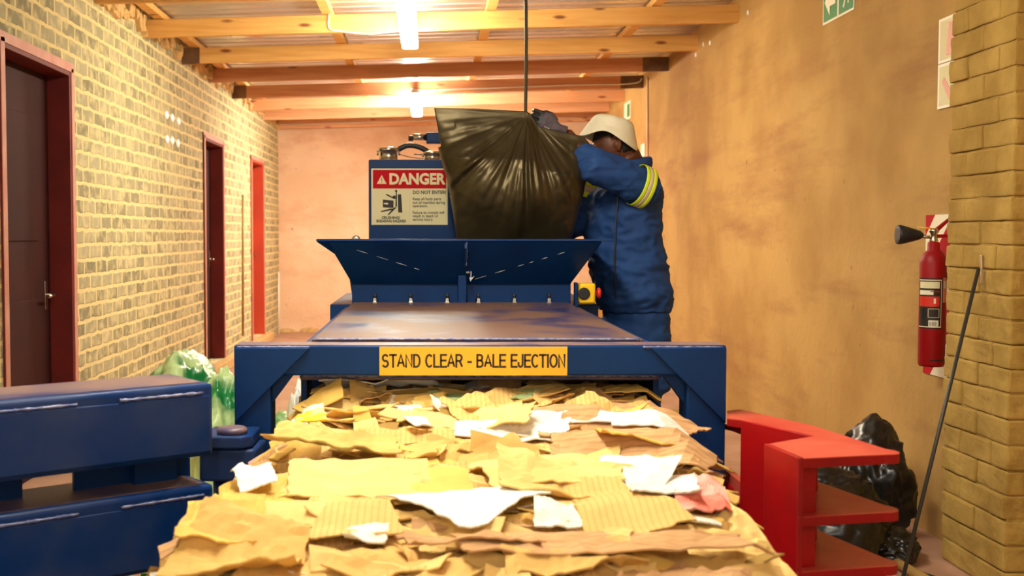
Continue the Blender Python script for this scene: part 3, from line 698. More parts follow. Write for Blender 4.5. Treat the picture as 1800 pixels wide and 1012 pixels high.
# chamber walls
cx0, cx1 = at(529, 670, Y=3.22).x, at(1158, 670, Y=3.22).x
b = MB(); zc0 = .14; zc1 = zlid-.022
b.box((cx0+.008, 4.1, (zc0+zc1)/2), (.016, 1.76, zc1-zc0), M['blue']); b.box((cx1-.008, 4.1, (zc0+zc1)/2), (.016, 1.76, zc1-zc0), M['blue'])
b.box(((cx0+cx1)/2, 4.97, (zc0+zc1)/2), (cx1-cx0, .02, zc1-zc0), M['blue'])
b.box(((cx0+cx1)/2, 3.28, ZBE-.018), (cx1-cx0, .16, .016), M['topdust'], .004)
b.build('chamber', baler)
weld(baler, (cx0+.0, 3.195, ZBE-.012), (cx1, 3.195, ZBE-.012), .006)
b = MB(); b.box(((cx0+cx1)/2, 3.1, .13), (cx1-cx0+.3, 3.7, .02), M['blue'])
for xx in (cx0, cx1):
    for yy in (1.5, 3.0, 4.8): b.box((xx, yy, .06), (.08, .08, .12), M['blue'])
b.build('discharge_tray', baler)
# base block under the hopper
bx0, bx1 = at(580, 545, Y=5.0).x, at(1052, 545, Y=5.0).x; zb1 = at(800, 535, Y=5.0).z
b = MB(); b.box(((bx0+bx1)/2, 5.5, zb1/2+.1), (bx1-bx0, 1.0, zb1-.2), M['blue'], .006); 
b.box(((bx0+bx1)/2, 5.5, .1), (bx1-bx0-.2, .8, .2), M['blue']); b.build('ram_housing', baler)
# hopper
hy = 4.985; ry = 4.80
hz0 = at(800, 533, Y=hy).z; hz1 = at(800, 424, Y=ry).z
hx0, hx1 = at(622, 500, Y=hy).x, at(1000, 500, Y=hy).x
rx0, rx1 = at(556, 424, Y=ry).x, at(1078, 427, Y=ry).x
zk = at(622, 497, Y=hy).z
xm = at(812, 500, Y=hy).x
hop = MB()
def slab(pts, th, m, bb=None, inward=None):
    pts = [Vector(p) for p in pts]; n = (pts[1]-pts[0]).cross(pts[2]-pts[0]).normalized(); (bb or hop).prism(pts, n*th, m)
slab([(hx0, hy, hz0), (hx1, hy, hz0), (hx1, hy, zk), (hx0, hy, zk)], -.008, M['blue'])
# flared front: centre triangle and two folded wings
slab([(rx0+.055, ry, hz1), (xm, hy-.004, zk), (rx1-.055, ry, hz1)], .008, M['blue'])
slab([(rx0+.055, ry, hz1), (hx0-.005, hy, zk), (xm, hy-.004, zk)], .008, M['blue'])
slab([(rx1-.055, ry, hz1), (xm, hy-.004, zk), (hx1+.005, hy, zk)], .008, M['blue'])
hopper = hop.build('hopper_front', baler)
hop = MB()
for s, hx, rx in ((-1, hx0, rx0), (1, hx1, rx1)):
    ro = hx+s*.055
    slab([(hx, hy, hz0), (hx, hy+.6, hz0), (hx, hy+.6, zk), (hx, hy, zk)], .008*s, M['blue'])
    slab([(hx, hy, zk), (hx, hy+.6, zk), (ro, hy+.6, hz1), (rx-s*.055, ry, hz1)][:3], .008*s, M['blue'])
    slab([(hx, hy, zk), (ro, hy+.6, hz1), (rx-s*.055, ry, hz1)], .008*s, M['blue'])
slab([(hx0, hy+.6, hz0), (hx1, hy+.6, hz0), (hx1+.05, hy+.6, hz1), (hx0-.05, hy+.6, hz1)], .008, M['blue'])
hop.build('hopper_side', baler)
hop = MB()
hop.prism([(rx0, ry-.012, hz1), (rx1, ry-.012, hz1), (rx1-.05, ry+.03, hz1), (rx0+.05, ry+.03, hz1)], (0, 0, .010), M['blue_worn'], .002)
hop.prism([(rx0, ry-.01, hz1), (rx0+.1, ry+.02, hz1-.0), (at(600, 455, Y=4.86).x, 4.88, at(600, 455, Y=4.86).z)], (.004, .004, 0), M['blue'])
for s, hx, rx in ((-1, hx0, rx0), (1, hx1, rx1)):
    ro = hx+s*.055
    hop.prism([(rx-s*.06, ry, hz1), (rx-s*.01, ry, hz1), (ro+s*.02, hy+.6, hz1), (ro-s*.02, hy+.6, hz1)], (0, 0, .008), M['blue_worn'])
hop.build('rim_flange', baler)
b = MB(); px = at(818, 440, Y=4.84).x
b.prism([(px-.004, ry, hz1), (px-.004, ry+.14, hz1-.11), (px-.004, ry+.06, hz1-.11), (px-.004, ry-.006, hz1-.03)], (.008, 0, 0), M['blue']); b.build('rib', baler)
weld(baler, (px+.005, ry-.006, hz1-.004), (px+.005, ry+.058, hz1-.108), .004)
b = MB(); b.box((xm, hy-.03, (hz0+zk)/2+.015), (.038, .05, zk-hz0+.04), M['blue'], .004); b.build('bracket', baler)
def lerp(a, c, t): return Vector(a)+(Vector(c)-Vector(a))*t
A = Vector((rx0+.055, ry-.009, hz1)); B_ = Vector((xm, hy-.014, zk)); C_ = Vector((rx1-.055, ry-.009, hz1))
for (a, c, t0, t1) in ((A, B_, .2, .7), (C_, B_, .25, .62), (C_, B_, .68, .92)):
    rr_ = random.Random(int(t0*100)); t = t0
    while t < t1:
        b = MB(); t2_ = t+rr_.uniform(.03, .09); p = lerp(a, c, t)+Vector((0, -.0015, 0)); q = lerp(a, c, min(t2_, t1))+Vector((0, -.0015, 0))
        b.tube([p, lerp(p, q, .5), q], [.0006, rr_.uniform(.001, .002), .0006], M['chip'], 5); t = t2_+rr_.uniform(.02, .08); b.build('paint_chip', baler, label='bare white chipped paint')
b = MB(); c = at(822, 480, Y=hy-.066)
b.prism([c+Vector((-.008, 0, 0)), c+Vector((.008, 0, 0)), c+Vector((.002, 0, .028)), c+Vector((-.002, 0, .022))], (0, -.001, 0), M['chip'])
b.build('paint_chip', baler, label='bare white chipped paint'); b = MB(); b.prism([c+Vector((.013, 0, .02)), c+Vector((.017, 0, .02)), c+Vector((.016, 0, -.02)), c+Vector((.030, 0, -.012)), c+Vector((.012, 0, -.036)), c+Vector((.006, 0, -.016)), c+Vector((.012, 0, -.02))], (0, -.001, 0), M['chip'])
b.build('paint_chip', baler, label='bare white chipped paint')
for px in (659, 722, 786, 841, 904, 965):
    p = at(px, 533, Y=4.93); b = MB()
    b.lathe((p.x, 4.93, zlid), [(.017, 0), (.017, .004), (.0125, .005), (.0125, .018), (.007, .019), (.007, .034)], M['steel'], 6, smooth=False)
    b.lathe((p.x, 4.93, zlid+.02), [(.0075, 0), (.0075, .018)], M['dark'], 8)
    b.build('bolt', baler)
# emergency stop on its bracket
b = MB(); p = at(1022, 515, Y=4.9)
b.box((at(1012, 515, Y=4.92).x, 4.92, p.z-.005), (.012, .05, .1), M['blue'], .002)
es = b.build('stop_bracket', baler)
b = MB(); ec = at(1029, 515, Y=4.9); b.box((ec.x+.004, 4.9, ec.z), (.068, .08, .088), M['estop'], .01)
b.build('stop_box', es, label='yellow emergency stop box')
b = MB(); b.lathe((ec.x-.012, 4.859, ec.z), [(.026, 0), (.026, .004), (.022, .005)], M['dark'], 20, (0, -1, 0)); b.build('cover_plate', es, label='black round cover')
b = MB(); b.lathe((ec.x+.038, 4.9, ec.z), [(.012, 0), (.012, .012), (.023, .014), (.024, .022), (.018, .028)], M['btn'], 20, (1, 0, 0)); b.build('button', es, label='red mushroom button')
# hose at the left flank of the hopper
b = MB(); b.tube(smooth_path([at(624, 420, Y=5.3), at(618, 440, Y=5.25), at(617, 480, Y=5.05), at(622, 520, Y=5.0), at(624, 535, Y=5.0)]), .008, M['dark'])
b.lathe(at(626, 421, Y=5.3), [(.02, 0), (.02, .012), (.01, .014)], M['steel'], 16, (0, -1, 0)); b.build('hose', baler)

# gate swung open on the left
GA = Vector((at(375, 700, Y=2.75).x, 2.75, 0)); gd = Vector((-.40, -.31, 0)).normalized(); gn = Vector((gd.y, -gd.x, 0))
if gn.y < 0: gn = -gn
def gz_(py): return at(375, py, Y=2.75).z
gate = bpy.data.objects.new('gate', None); COL.objects.link(gate); gate.location = GA; gate.parent = baler; gate.matrix_parent_inverse = world_of(baler).inverted(); gate['label'] = 'gate swung open, of two stacked blue box beams'
def gbeam(z0, z1, L=1.05, T=.235, inset=.0):
    p = GA-gn*0; b = MB()
    b.prism([p+Vector((0, 0, z0)), p+gd*L+Vector((0, 0, z0)), p+gd*L+gn*T+Vector((0, 0, z0)), p+gn*T+Vector((0, 0, z0))], (0, 0, z1-z0), M['blue_worn'], .012)
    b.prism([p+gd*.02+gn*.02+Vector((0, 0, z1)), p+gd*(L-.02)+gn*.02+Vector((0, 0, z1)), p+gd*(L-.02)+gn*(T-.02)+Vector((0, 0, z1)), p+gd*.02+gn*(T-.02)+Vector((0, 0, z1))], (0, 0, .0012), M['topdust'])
    # raised cover plate on the front face
    b.prism([p+gd*.012-gn*.001+Vector((0, 0, z0+.012)), p+gd*L-gn*.001+Vector((0, 0, z0+.012)), p+gd*L-gn*.001+Vector((0, 0, z1-.028)), p+gd*.012-gn*.001+Vector((0, 0, z1-.028))], -gn*.006, M['blue_worn'], .003)
    o = b.build('box_beam', gate)
    for t0, t1 in ((.03, .24), (.34, .9)):
        weld(o, p+gd*t0-gn*.006+Vector((0, 0, z1-.022)), p+gd*t1-gn*.006+Vector((0, 0, z1-.022)), .0032)
gt = gz_(672); gbeam(gz_(800), gt); gbeam(gz_(985), gz_(850))
b = MB(); p = GA+gn*.1; b.prism([p+gd*.05+Vector((0, 0, gz_(852))), p+gd*.16+Vector((0, 0, gz_(852))), p+gd*.16+gn*.1+Vector((0, 0, gz_(852))), p+gd*.05+gn*.1+Vector((0, 0, gz_(852)))], (0, 0, gz_(799)-gz_(852)), M['blue'])
b.prism([p+gd*.6+Vector((0, 0, gz_(852))), p+gd*.8+Vector((0, 0, gz_(852))), p+gd*.8+gn*.1+Vector((0, 0, gz_(852))), p+gd*.6+gn*.1+Vector((0, 0, gz_(852)))], (0, 0, gz_(799)-gz_(852)), M['blue'])
b.prism([p+gd*.02+Vector((0, 0, gz_(984)))-Vector((0, 0, .02)), p+gd*.95+Vector((0, 0, gz_(984)-.02)), p+gd*.95+gn*.03+Vector((0, 0, gz_(984)-.02)), p+gd*.02+gn*.03+Vector((0, 0, gz_(984)-.02))], (0, 0, .02), M['blue'])
b.build('spacer', gate); b = MB(); q = p+gn*.03; b.prism([q+gd*.0+Vector((0, 0, gz_(852))), q+gd*.30+Vector((0, 0, gz_(852))), q+gd*.30+Vector((0, 0, gz_(799))), q+Vector((0, 0, gz_(799)))], gn*.01, M['blue']); b.prism([q+gd*.42+Vector((0, 0, gz_(852))), q+gd*1.0+Vector((0, 0, gz_(852))), q+gd*1.0+Vector((0, 0, gz_(799))), q+gd*.42+Vector((0, 0, gz_(799)))], gn*.01, M['blue']); b.build('web_plate', gate)
b = MB(); b.lathe(GA+gd*.05+gn*.15+Vector((0, 0, 0)), [(.03, 0.001), (.03, .05), (.02, .06), (.02, gz_(985)-.02)], M['dark'], 12); b.build('support_wheel', gate)
# hinge
hc = at(408, 752, Y=2.98)
b = MB(); b.lathe((hc.x, 2.98, hc.z-.012), [(.040, 0), (.040, .010), (.034, .015), (.004, .017)], M['topdust'], 28); b.build('hinge_cap', baler)
b = MB(); z = hc.z-.014
b.prism([(hc.x-.07, 2.93, z), (hc.x+.035, 2.925, z), (hc.x+.058, 2.955, z), (hc.x+.058, 3.09, z), (hc.x-.07, 3.09, z)], (0, 0, -.032), M['blue_worn'], .005); b.build('hinge_plate', baler)
b = MB(); b.prism([(hc.x-.08, 2.94, z-.036), (hc.x+.065, 2.94, z-.036), (hc.x+.075, 3.09, z-.036), (hc.x-.08, 3.09, z-.036)], (0, 0, -.085), M['blue_worn'], .008)
b.lathe((hc.x-.02, 3.0, .0), [(.035, 0), (.035, z-.12)], M['blue'], 20); b.build('hinge_block', baler)

# red locking arm on the right
lock = bpy.data.objects.new('locking_arm', None); COL.objects.link(lock); lock.location = (.85, 2.8, 0); lock.parent = baler; lock.matrix_parent_inverse = world_of(baler).inverted(); lock['label'] = 'red welded locking arm with three pointed shelves'
ZS = [.83, .70, .578]
def zxy(px, py, z): p = at(px, py, Z=z); return (p.x, p.y)
def tip(pts, z, th=.022):
    b = MB(); b.prism([(x, y, z-th) for x, y in pts], (0, 0, th-.001), M['red'], .002)
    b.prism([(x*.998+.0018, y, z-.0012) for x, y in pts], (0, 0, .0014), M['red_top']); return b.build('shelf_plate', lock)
fl = zxy(1404, 806, .83); tp = zxy(1587, 797, .83); t2 = zxy(1583, 785, .83); t3 = zxy(1560, 778, .83)
top = [fl, (tp[0]-.045, tp[1]-.012), (tp[0]-.022, tp[1]-.010), (tp[0]-.007, tp[1]), (tp[0], tp[1]+.018), (tp[0]-.003, tp[1]+.038), (tp[0]-.016, tp[1]+.058), zxy(1430, 748, .83), zxy(1300, 719, .83), zxy(1278, 722, .83), zxy(1278, 735, .83), zxy(1303, 738, .83), zxy(1432, 766, .83), zxy(1344, 781, .83)]
tip(top, .83)
for z in ZS[1:]:
    o2 = [(fl[0]+.0, fl[1]), (tp[0]-.045, tp[1]-.012), (tp[0]-.022, tp[1]-.010), (tp[0]-.007, tp[1]), (tp[0], tp[1]+.018), (tp[0]-.003, tp[1]+.038), (tp[0]-.016, tp[1]+.058), (.93, 3.0), (.88, 3.02), (fl[0]+.05, fl[1]+.15)]
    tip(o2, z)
a0 = zxy(1302, 738, .83); a1 = zxy(1432, 767, .83); b0 = zxy(1343, 781, .83)
zf = .03
def wallp(p, q, th, z0, z1, m, name, bb=None):
    p = Vector((*p, 0)); q = Vector((*q, 0)); n = Vector((-(q-p).y, (q-p).x, 0)).normalized()
    b = MB(); b.prism([p+Vector((0, 0, z0)), q+Vector((0, 0, z0)), q+n*th+Vector((0, 0, z0)), p+n*th+Vector((0, 0, z0))], (0, 0, z1-z0), m, .002); return b.build(name, lock)
wallp(a0, a1, .012, zf, .829, M['red'], 'side_plate')
wallp(b0, (fl[0]-.002, fl[1]), .014, zf, .832, M['red'], 'front_plate')
wallp(b0, a1, -.012, zf, .8285, M['red'], 'inner_plate')
for z1, z0 in ((.83, .70), (.70, .578), (.578, .40)):
    wallp((fl[0]+.012, fl[1]+.035), (fl[0]+.055, fl[1]+.045), .05, z0-.0, z1-.021, M['red'], 'spine_block')
b = MB(); b.tube([(.80, 3.25, .78), (.84, 3.12, .785), (.86, 3.0, .785)], .008, M['red']); b.build('pivot_rod', lock); b = MB(); b.tube([(.80, 3.25, .62), (.84, 3.12, .62), (.86, 3.0, .62)], .02, M['red']); b.build('pivot_rod', lock)
b = MB(); b.prism([(.83, 3.2, .60), (.83, 3.0, .60), (.83, 3.0, .66), (.83, 3.2, .66)], (.02, 0, 0), M['red_top']); b.prism([(.78, 3.21, .50), (.90, 3.21, .50), (.90, 3.21, .58), (.78, 3.21, .58)], (0, .02, 0), M['red']); b.build('mounting_lug', lock)

# ------------------------------------------------------------------ power pack behind the hopper
PY = 5.62
px0 = at(648, 300, Y=PY).x; pz1 = at(700, 281, Y=PY).z; px1 = at(905, 300, Y=PY).x
pp = empty('hydraulic_power_pack', ((px0+px1)/2, PY+.18, zb1), 'dark blue power pack box with a danger sign, behind the hopper', 'machine')
pz0 = zb1
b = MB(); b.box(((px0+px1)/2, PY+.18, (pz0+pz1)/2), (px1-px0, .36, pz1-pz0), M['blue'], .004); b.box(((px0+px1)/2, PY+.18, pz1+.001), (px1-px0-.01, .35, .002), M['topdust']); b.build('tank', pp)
# filler caps
for pxc, rr, h in ((683, 17*5.7/2000, .068), (760, 15*5.7/2000, .048)):
    xx = at(pxc, 270, Y=5.72).x; b = MB()
    b.lathe((xx, 5.72, pz1), [(rr*1.15, 0), (rr*1.15, .006), (rr*.95, .008), (rr*.95, h*.7), (rr*1.05, h*.72), (rr*1.05, h*.92), (rr*.9, h), (rr*.3, h+.003)], M['steel'], 28)
    b.tube([(xx-rr*1.1, 5.70, pz1+h*.4), (xx-rr*1.1, 5.70, pz1+h*.75)], .005, M['steel']); b.tube([(xx+rr*1.1, 5.70, pz1+h*.4), (xx+rr*1.1, 5.70, pz1+h*.75)], .005, M['steel'])
    b.build('filler_cap', pp)
b = MB(); b.tube(smooth_path([at(700, 263, Y=5.8), at(715, 256, Y=5.8), at(732, 257, Y=5.8), at(748, 264, Y=5.8), at(758, 275, Y=5.8)]), .0135, M['dark'], 12)
b.tube(smooth_path([at(702, 271, Y=5.7), at(720, 276, Y=5.7), at(735, 278, Y=5.7), at(745, 278, Y=5.7)]), .002, M['dark'], 6)
b.build('hose', pp)
b = MB(); y_ = 5.9; b.tube([at(725, 241, Y=y_), at(750, 241, Y=y_)], .018, M['steel'], 16); b.tube([at(718, 243, Y=y_), at(726, 243, Y=y_)], .014, M['dark'], 12)
b.box((at(775, 243, Y=y_).x, y_, at(775, 243, Y=y_).z), (.15, .07, .055), M['blue'], .006); b.box((at(790, 256, Y=y_).x, y_, at(775, 262, Y=y_).z), (.08, .05, .08), M['blue'])
b.build('control_valve', pp)
b = MB(); b.tube([at(742, 272, Y=5.71), at(752, 270, Y=5.71)], .006, M['steel']); b.tube([at(728, 271, Y=5.71), at(742, 272, Y=5.71)], .0035, M['steel']); b.build('fitting', pp)
# danger sign
s0 = at(653, 395, Y=PY); s1 = at(787, 296, Y=PY); w = s1.x-s0.x; h = s1.z-s0.z; sy = PY-.001
def SP(u, v): return (s0.x+w*u, s0.z+h*v)
def sbox(b, u0, u1, v0, v1, m, k=1):
    a = SP(u0, v0); c = SP(u1, v1); b.box(((a[0]+c[0])/2, sy-.0006*k, (a[1]+c[1])/2), (c[0]-a[0], .0008, c[1]-a[1]), m)
def spoly(b, pts, m, k=2):
    b.prism([(SP(u, v)[0], sy-.0006*k, SP(u, v)[1]) for u, v in pts], (0, -.0006, 0), m)
def stxt(b, t, u, v, size, m, off=0, sx=1, al='CENTER', k=3):
    a = SP(u, v); b.text(t, Matrix.Translation((a[0], sy-.0006*k, a[1])) @ Matrix.Rotation(pi/2, 4, 'X'), size, m, off=off, sx=sx, align=al, th=.0003)
b = MB(); sbox(b, 0, 1, 0, 1, M['cream'], 1); sbox(b, .02, .98, .645, .975, M['signred'], 2)
stxt(b, 'DANGER', .595, .805, .073, M['cream'], .0030, .93)
spoly(b, [(.07, .725), (.20, .725), (.135, .885)], M['cream'], 3); sbox(b, .130, .140, .775, .84, M['signred'], 6); sbox(b, .130, .140, .745, .76, M['signred'], 6)
sbox(b, .502, .506, .03, .635, M['reflect'], 2)
stxt(b, 'DO NOT ENTER!', .54, .575, .0235, M['ink'], .0006, .93, 'LEFT')
for t, v in (('Keep all body parts', .46), ('out of machine during', .395), ('operation.', .335), ('Failure to comply will', .215), ('result in death or', .155), ('serious injury.', .095)):
    stxt(b, t, .54, v, .0195, M['ink'], .0002, .92, 'LEFT')
stxt(b, 'CRUSHING/', .255, .125, .018, M['ink'], .0006, .95); stxt(b, 'SHEARING HAZARD', .26, .065, .018, M['ink'], .0006, .90)
spoly(b, [(.15, .31), (.29, .30), (.29, .43), (.15, .45)], M['ink']); spoly(b, [(.35, .22), (.405, .215), (.39, .545), (.345, .54)], M['ink'])
spoly(b, [(.165, .365), (.2, .365), (.2, .35), (.225, .375), (.2, .4), (.2, .388), (.165, .388)], M['cream'], 4)
for ps in ([(.315, .32), (.335, .32), (.335, .6), (.32, .6)], [(.19, .53), (.2, .55), (.31, .475), (.3, .455)], [(.12, .225), (.125, .245), (.25, .29), (.3, .29), (.28, .265)], [(.21, .18), (.23, .175), (.33, .31), (.3, .31)]): spoly(b, ps, M['ink'], 3)
a = SP(.30, .49); b.lathe((a[0], sy-.0012, a[1]), [(.009, 0), (.009, .001)], M['ink'], 14, (0, -1, 0)); a = SP(.325, .6); b.lathe((a[0], sy-.0012, a[1]), [(.006, 0), (.006, .001)], M['ink'], 14, (0, -1, 0))
b.build('danger_sign', pp, label='cream and red danger sign about a crushing and shearing hazard')

# ------------------------------------------------------------------ bale of cardboard
def bale_z(y): 
    K_ = [(1.2, .66), (1.9, .705), (2.3, .735), (2.67, .765), (2.96, .815), (3.13, .850), (3.6, .855), (5, .855)]
    for (a, za), (c, zc) in zip(K_, K_[1:]):
        if y <= c: return za+(zc-za)*max(0, (y-a))/(c-a)
    return .855
def bale_hw(y): return .55 if y < 2.2 else .55-.03*(y-2.2) if y < 2.6 else (.535-.05*(y-2.6)/.4 if y < 3.0 else .485)
def bale_cx(y): return .055 if y < 2 else (.055+.09*(y-2)/1.1 if y < 3.1 else .145)
def bale_top(x, y):
    t = (x-bale_cx(y))/bale_hw(y); e = max(0, min(1.3, abs(t))-.94)/.06
    return bale_z(y)-.028*e+.012*noise.noise(Vector((x*5, y*7, 1)))+.010*sin(y*26+2.5*noise.noise(Vector((x*1.5, y, 4))))
bale = empty('cardboard_bale', (.12, 2.5, .14), 'long bale of compressed cardboard and paper coming out of the blue press', 'bale')
b = MB(); nx, ny = 60, 90; y0, y1 = 1.25, 4.3; g = []
for j in range(ny+1):
    y = y0+(y1-y0)*j/ny; row = []
    for i in range(nx+1):
        t = -1+2*i/nx; hw = bale_hw(y)-.025+.03*noise.noise(Vector((t > 0, y*9, 7))); x = bale_cx(y)+t*hw
        row.append(b.bm.verts.new((x, y, bale_top(x, y)-.03+.015*noise.noise(Vector((x*22, y*22, 0))))))
    # side walls
    for sgn, lst in ((-1, 0), (1, 1)): pass
    g.append(row)
for j in range(ny):
    for i in range(nx): b._set([b.bm.faces.new([g[j][i], g[j][i+1], g[j+1][i+1], g[j+1][i]])], M['bale_core'])
nz = 14; sides = []
for sgn in (0, nx):
    cols = []
    for j in range(ny+1):
        y = y0+(y1-y0)*j/ny; tv = g[j][sgn]; cc = [tv]
        for k in range(1, nz+1):
            z = tv.co.z+(.145-tv.co.z)*k/nz; s = -1 if sgn == 0 else 1
            cc.append(b.bm.verts.new((tv.co.x+s*(.012*min(k, 2)+(.025 if y < 3.0 else .005)*noise.noise(Vector((y*16, z*16, s*5)))), y, z)))
        cols.append(cc)
    for j in range(ny):
        for k in range(nz): b._set([b.bm.faces.new([cols[j][k], cols[j+1][k], cols[j+1][k+1], cols[j][k+1]] if sgn == 0 else [cols[j][k], cols[j][k+1], cols[j+1][k+1], cols[j+1][k]])], M['bale_core'])
    sides.append(cols)
for j in (0, ny):
    b._set([b.bm.faces.new([v for v in g[j]] + [sides[1][j][k] for k in range(1, nz+1)] + [sides[0][j][k] for k in range(nz, 0, -1)])], M['bale_core'])
b._set([b.bm.faces.new([sides[0][0][nz], sides[0][ny][nz], sides[1][ny][nz], sides[1][0][nz]])], M['bale_core'])
b.build('compressed_core', bale)

def sheet(b, c, w, d, rz, tx, ty, m, seed, crumple=.012, nx=9, ny=7, poly=None, fold=None, th=.0035, drape=True, jag=.14, follow=.35):
    """torn card sheet: grid with ragged outline, laid on the bale"""
    rnd = random.Random(seed); rot = Matrix.Rotation(rz, 3, 'Z') @ Matrix.Rotation(tx, 3, 'X') @ Matrix.Rotation(ty, 3, 'Y')
    cs = [(-.5+rnd.uniform(-jag, jag), -.5+rnd.uniform(-jag, jag)), (.5+rnd.uniform(-jag, jag), -.5+rnd.uniform(-jag, jag)), (.5+rnd.uniform(-jag, jag), .5+rnd.uniform(-jag, jag)), (-.5+rnd.uniform(-jag, jag), .5+rnd.uniform(-jag, jag))]
    if poly: cs = poly
    fa = rnd.uniform(0, pi); fo = rnd.uniform(-.2, .2); fh = rnd.uniform(-.9, .9) if rnd.random() < .6 else 0
    if fold is not None: fa, fo, fh = fold
    cre = [(rnd.gauss(pi/2, .7), rnd.uniform(-.35, .35), rnd.uniform(-.22, .22)*min(1.5, crumple/.012)) for _ in range(3)]
    z0c = bale_top(c[0], c[1]); gx = .35*(bale_top(c[0]+w*.3, c[1])-bale_top(c[0]-w*.3, c[1]))/(w*.6); gy = max(-.25, min(.35, (bale_top(c[0], c[1]+d*.3)-bale_top(c[0], c[1]-d*.3))/(d*.6)))
    off = Vector((seed*1.37, seed*.71, 0)); top = []; bot = []
    for j in range(ny+1):
        rt = []; rb = []
        for i in range(nx+1):
            u = i/nx; v = j/ny
            p = (1-u)*(1-v)*Vector(cs[0])+u*(1-v)*Vector(cs[1])+u*v*Vector(cs[2])+(1-u)*v*Vector(cs[3])
            if i in (0, nx) or j in (0, ny):
                p += Vector((noise.noise(Vector((i*1.7, j*1.7, seed)))*.035, noise.noise(Vector((i*1.7, j*1.7, seed+50)))*.05))
            x, y = p.x*w, p.y*d
            s = p.x*cos(fa)+p.y*sin(fa)-fo
            z = (s*fh*min(w, d)*.28 if s > 0 else 0)+crumple*.45*(noise.noise(Vector((x*9, y*9, 0))+off)+.5*noise.noise(Vector((x*24, y*24, 5))+off))
            z += crumple*.9*(.35-abs(noise.noise(Vector((x*13, y*17, 2))+off*1.7))*1.6)-crumple*.5*abs(noise.noise(Vector((x*31, y*40, 7))+off))
            for (ca_, o_, h_) in cre: z += h_*abs(p.x*cos(ca_)+p.y*sin(ca_)-o_)*min(w, d)
            q = rot @ Vector((x, y, z)); q2 = Vector((c[0]+q.x, c[1]+q.y, q.z))
            if drape: q2.z += c[2]+follow*bale_top(q2.x, q2.y)+(1-follow)*(z0c+gx*q.x+gy*q.y)
            else: q2.z += c[2]
            rt.append(b.bm.verts.new(q2+Vector((0, 0, th)))); rb.append(b.bm.verts.new(q2))
        top.append(rt); bot.append(rb)
    fs = []
    for j in range(ny):
        for i in range(nx):
            fs.append(b.bm.faces.new([top[j][i], top[j][i+1], top[j+1][i+1], top[j+1][i]])); fs.append(b.bm.faces.new([bot[j][i], bot[j+1][i], bot[j+1][i+1], bot[j][i+1]]))
    for j in range(ny):
        fs.append(b.bm.faces.new([top[j][0], top[j+1][0], bot[j+1][0], bot[j][0]])); fs.append(b.bm.faces.new([top[j][nx], bot[j][nx], bot[j+1][nx], top[j+1][nx]]))
    for i in range(nx):
        fs.append(b.bm.faces.new([top[0][i], bot[0][i], bot[0][i+1], top[0][i+1]])); fs.append(b.bm.faces.new([top[ny][i], top[ny][i+1], bot[ny][i+1], bot[ny][i]]))
    b._set(fs, m)
rnd = random.Random(21)
def pick(): 
    return rnd.choices(K[:10], (24, 26, 14, 20, 9, 4, 4, 1, 8, 1))[0]
# many small scraps and edges: nobody could count them
b = MB()
for i in range(1350):
    y = 1.35+2.0*rnd.random()**.9; t = rnd.uniform(-1.0, 1.0); x = bale_cx(y)+t*bale_hw(y)*.98
    sheet(b, (x, y, rnd.uniform(-.016, .019)), rnd.uniform(.04, .17), rnd.uniform(.02, .07), rnd.gauss(0, .3), rnd.gauss(.15, .35), rnd.gauss(0, .15), pick(), i+1000, .008, 5, 3)
# edge scraps sticking out along both sides
for i in range(200):
    y = 1.5+1.55*rnd.random(); s = rnd.choice((-1, 1)); x = bale_cx(y)+s*(bale_hw(y)+rnd.uniform(-.03, .02)); z = bale_z(y)-rnd.uniform(.03, .4)
    sheet(b, (x, y, z), rnd.uniform(.05, .12), rnd.uniform(.06, .16), rnd.gauss(0, .4), rnd.gauss(0, .4), s*rnd.uniform(.6, 1.5), pick(), i+3000, .02, 5, 4, drape=False)
b.build('paper_scraps', bale, kind='stuff')
n_s = 0
def big(x, y, z, w, d, rz, tx, ty, m, seed, name='cardboard_sheet', **kw):
    global n_s
    kw.setdefault('nx', 18); kw.setdefault('ny', 12); b = MB(); sheet(b, (x, y, z), w, d, rz, tx, ty, m, seed, **kw); n_s += 1
    return b.build(name, bale)
def bpx(px, py): 
    z = .8
    for _ in range(6):
        p = at(px, py, Z=z); z = bale_z(p.y)
    return p
# hero pieces placed where they lie on the bale
def hero(px, py, w, d, rz, m, seed, z=.018, tx=0, ty=0, name='cardboard_sheet', **kw):
    p = bpx(px, py); kw.setdefault('follow', .85); return big(p.x, p.y, z+.012, w, d*(2.0 if py > 820 and name == 'cardboard_sheet' and d > .07 else 1.5), rz, tx, ty, m, seed, name, **kw)
for i in range(66):
    row = i//6; y = 1.5+row*.155+rnd.uniform(-.05, .05); x = bale_cx(y)+(-.78+.312*(i % 6)+rnd.uniform(-.12, .12))*bale_hw(y)*.95
    big(x, y, rnd.uniform(.002, .016), rnd.uniform(.17, .36), rnd.uniform(.09, .19), rnd.gauss(0, .32), rnd.gauss(.04, .1), rnd.gauss(0, .05), pick() if rnd.random() < .6 else rnd.choice(K[:4]), i+10, crumple=.017, nx=20, ny=13)
hero(1090, 1008, .52, .07, .03, K[4], 301, z=.03, crumple=.012)
hero(830, 992, .26, .06, -.1, K[4], 302, z=.024, crumple=.012)
hero(810, 932, .36, .20, -.12, K[6], 303, z=.040, crumple=.005, poly=[(-.5, .15), (.1, -.5), (.5, .35), (.2, .5)], name='printed_sheet')
hero(470, 930, .28, .10, .05, K[1], 304, z=.03, crumple=.006); hero(600, 935, .20, .15, .12, K[2], 305, z=.034, crumple=.006)
hero(400, 975, .16, .12, .1, K[3], 306, z=.03)
hero(1060, 925, .20, .17, .3, K[2], 307, z=.036, crumple=.006)
hero(980, 950, .09, .06, .1, K[6], 308, z=.04, name='printed_sheet')
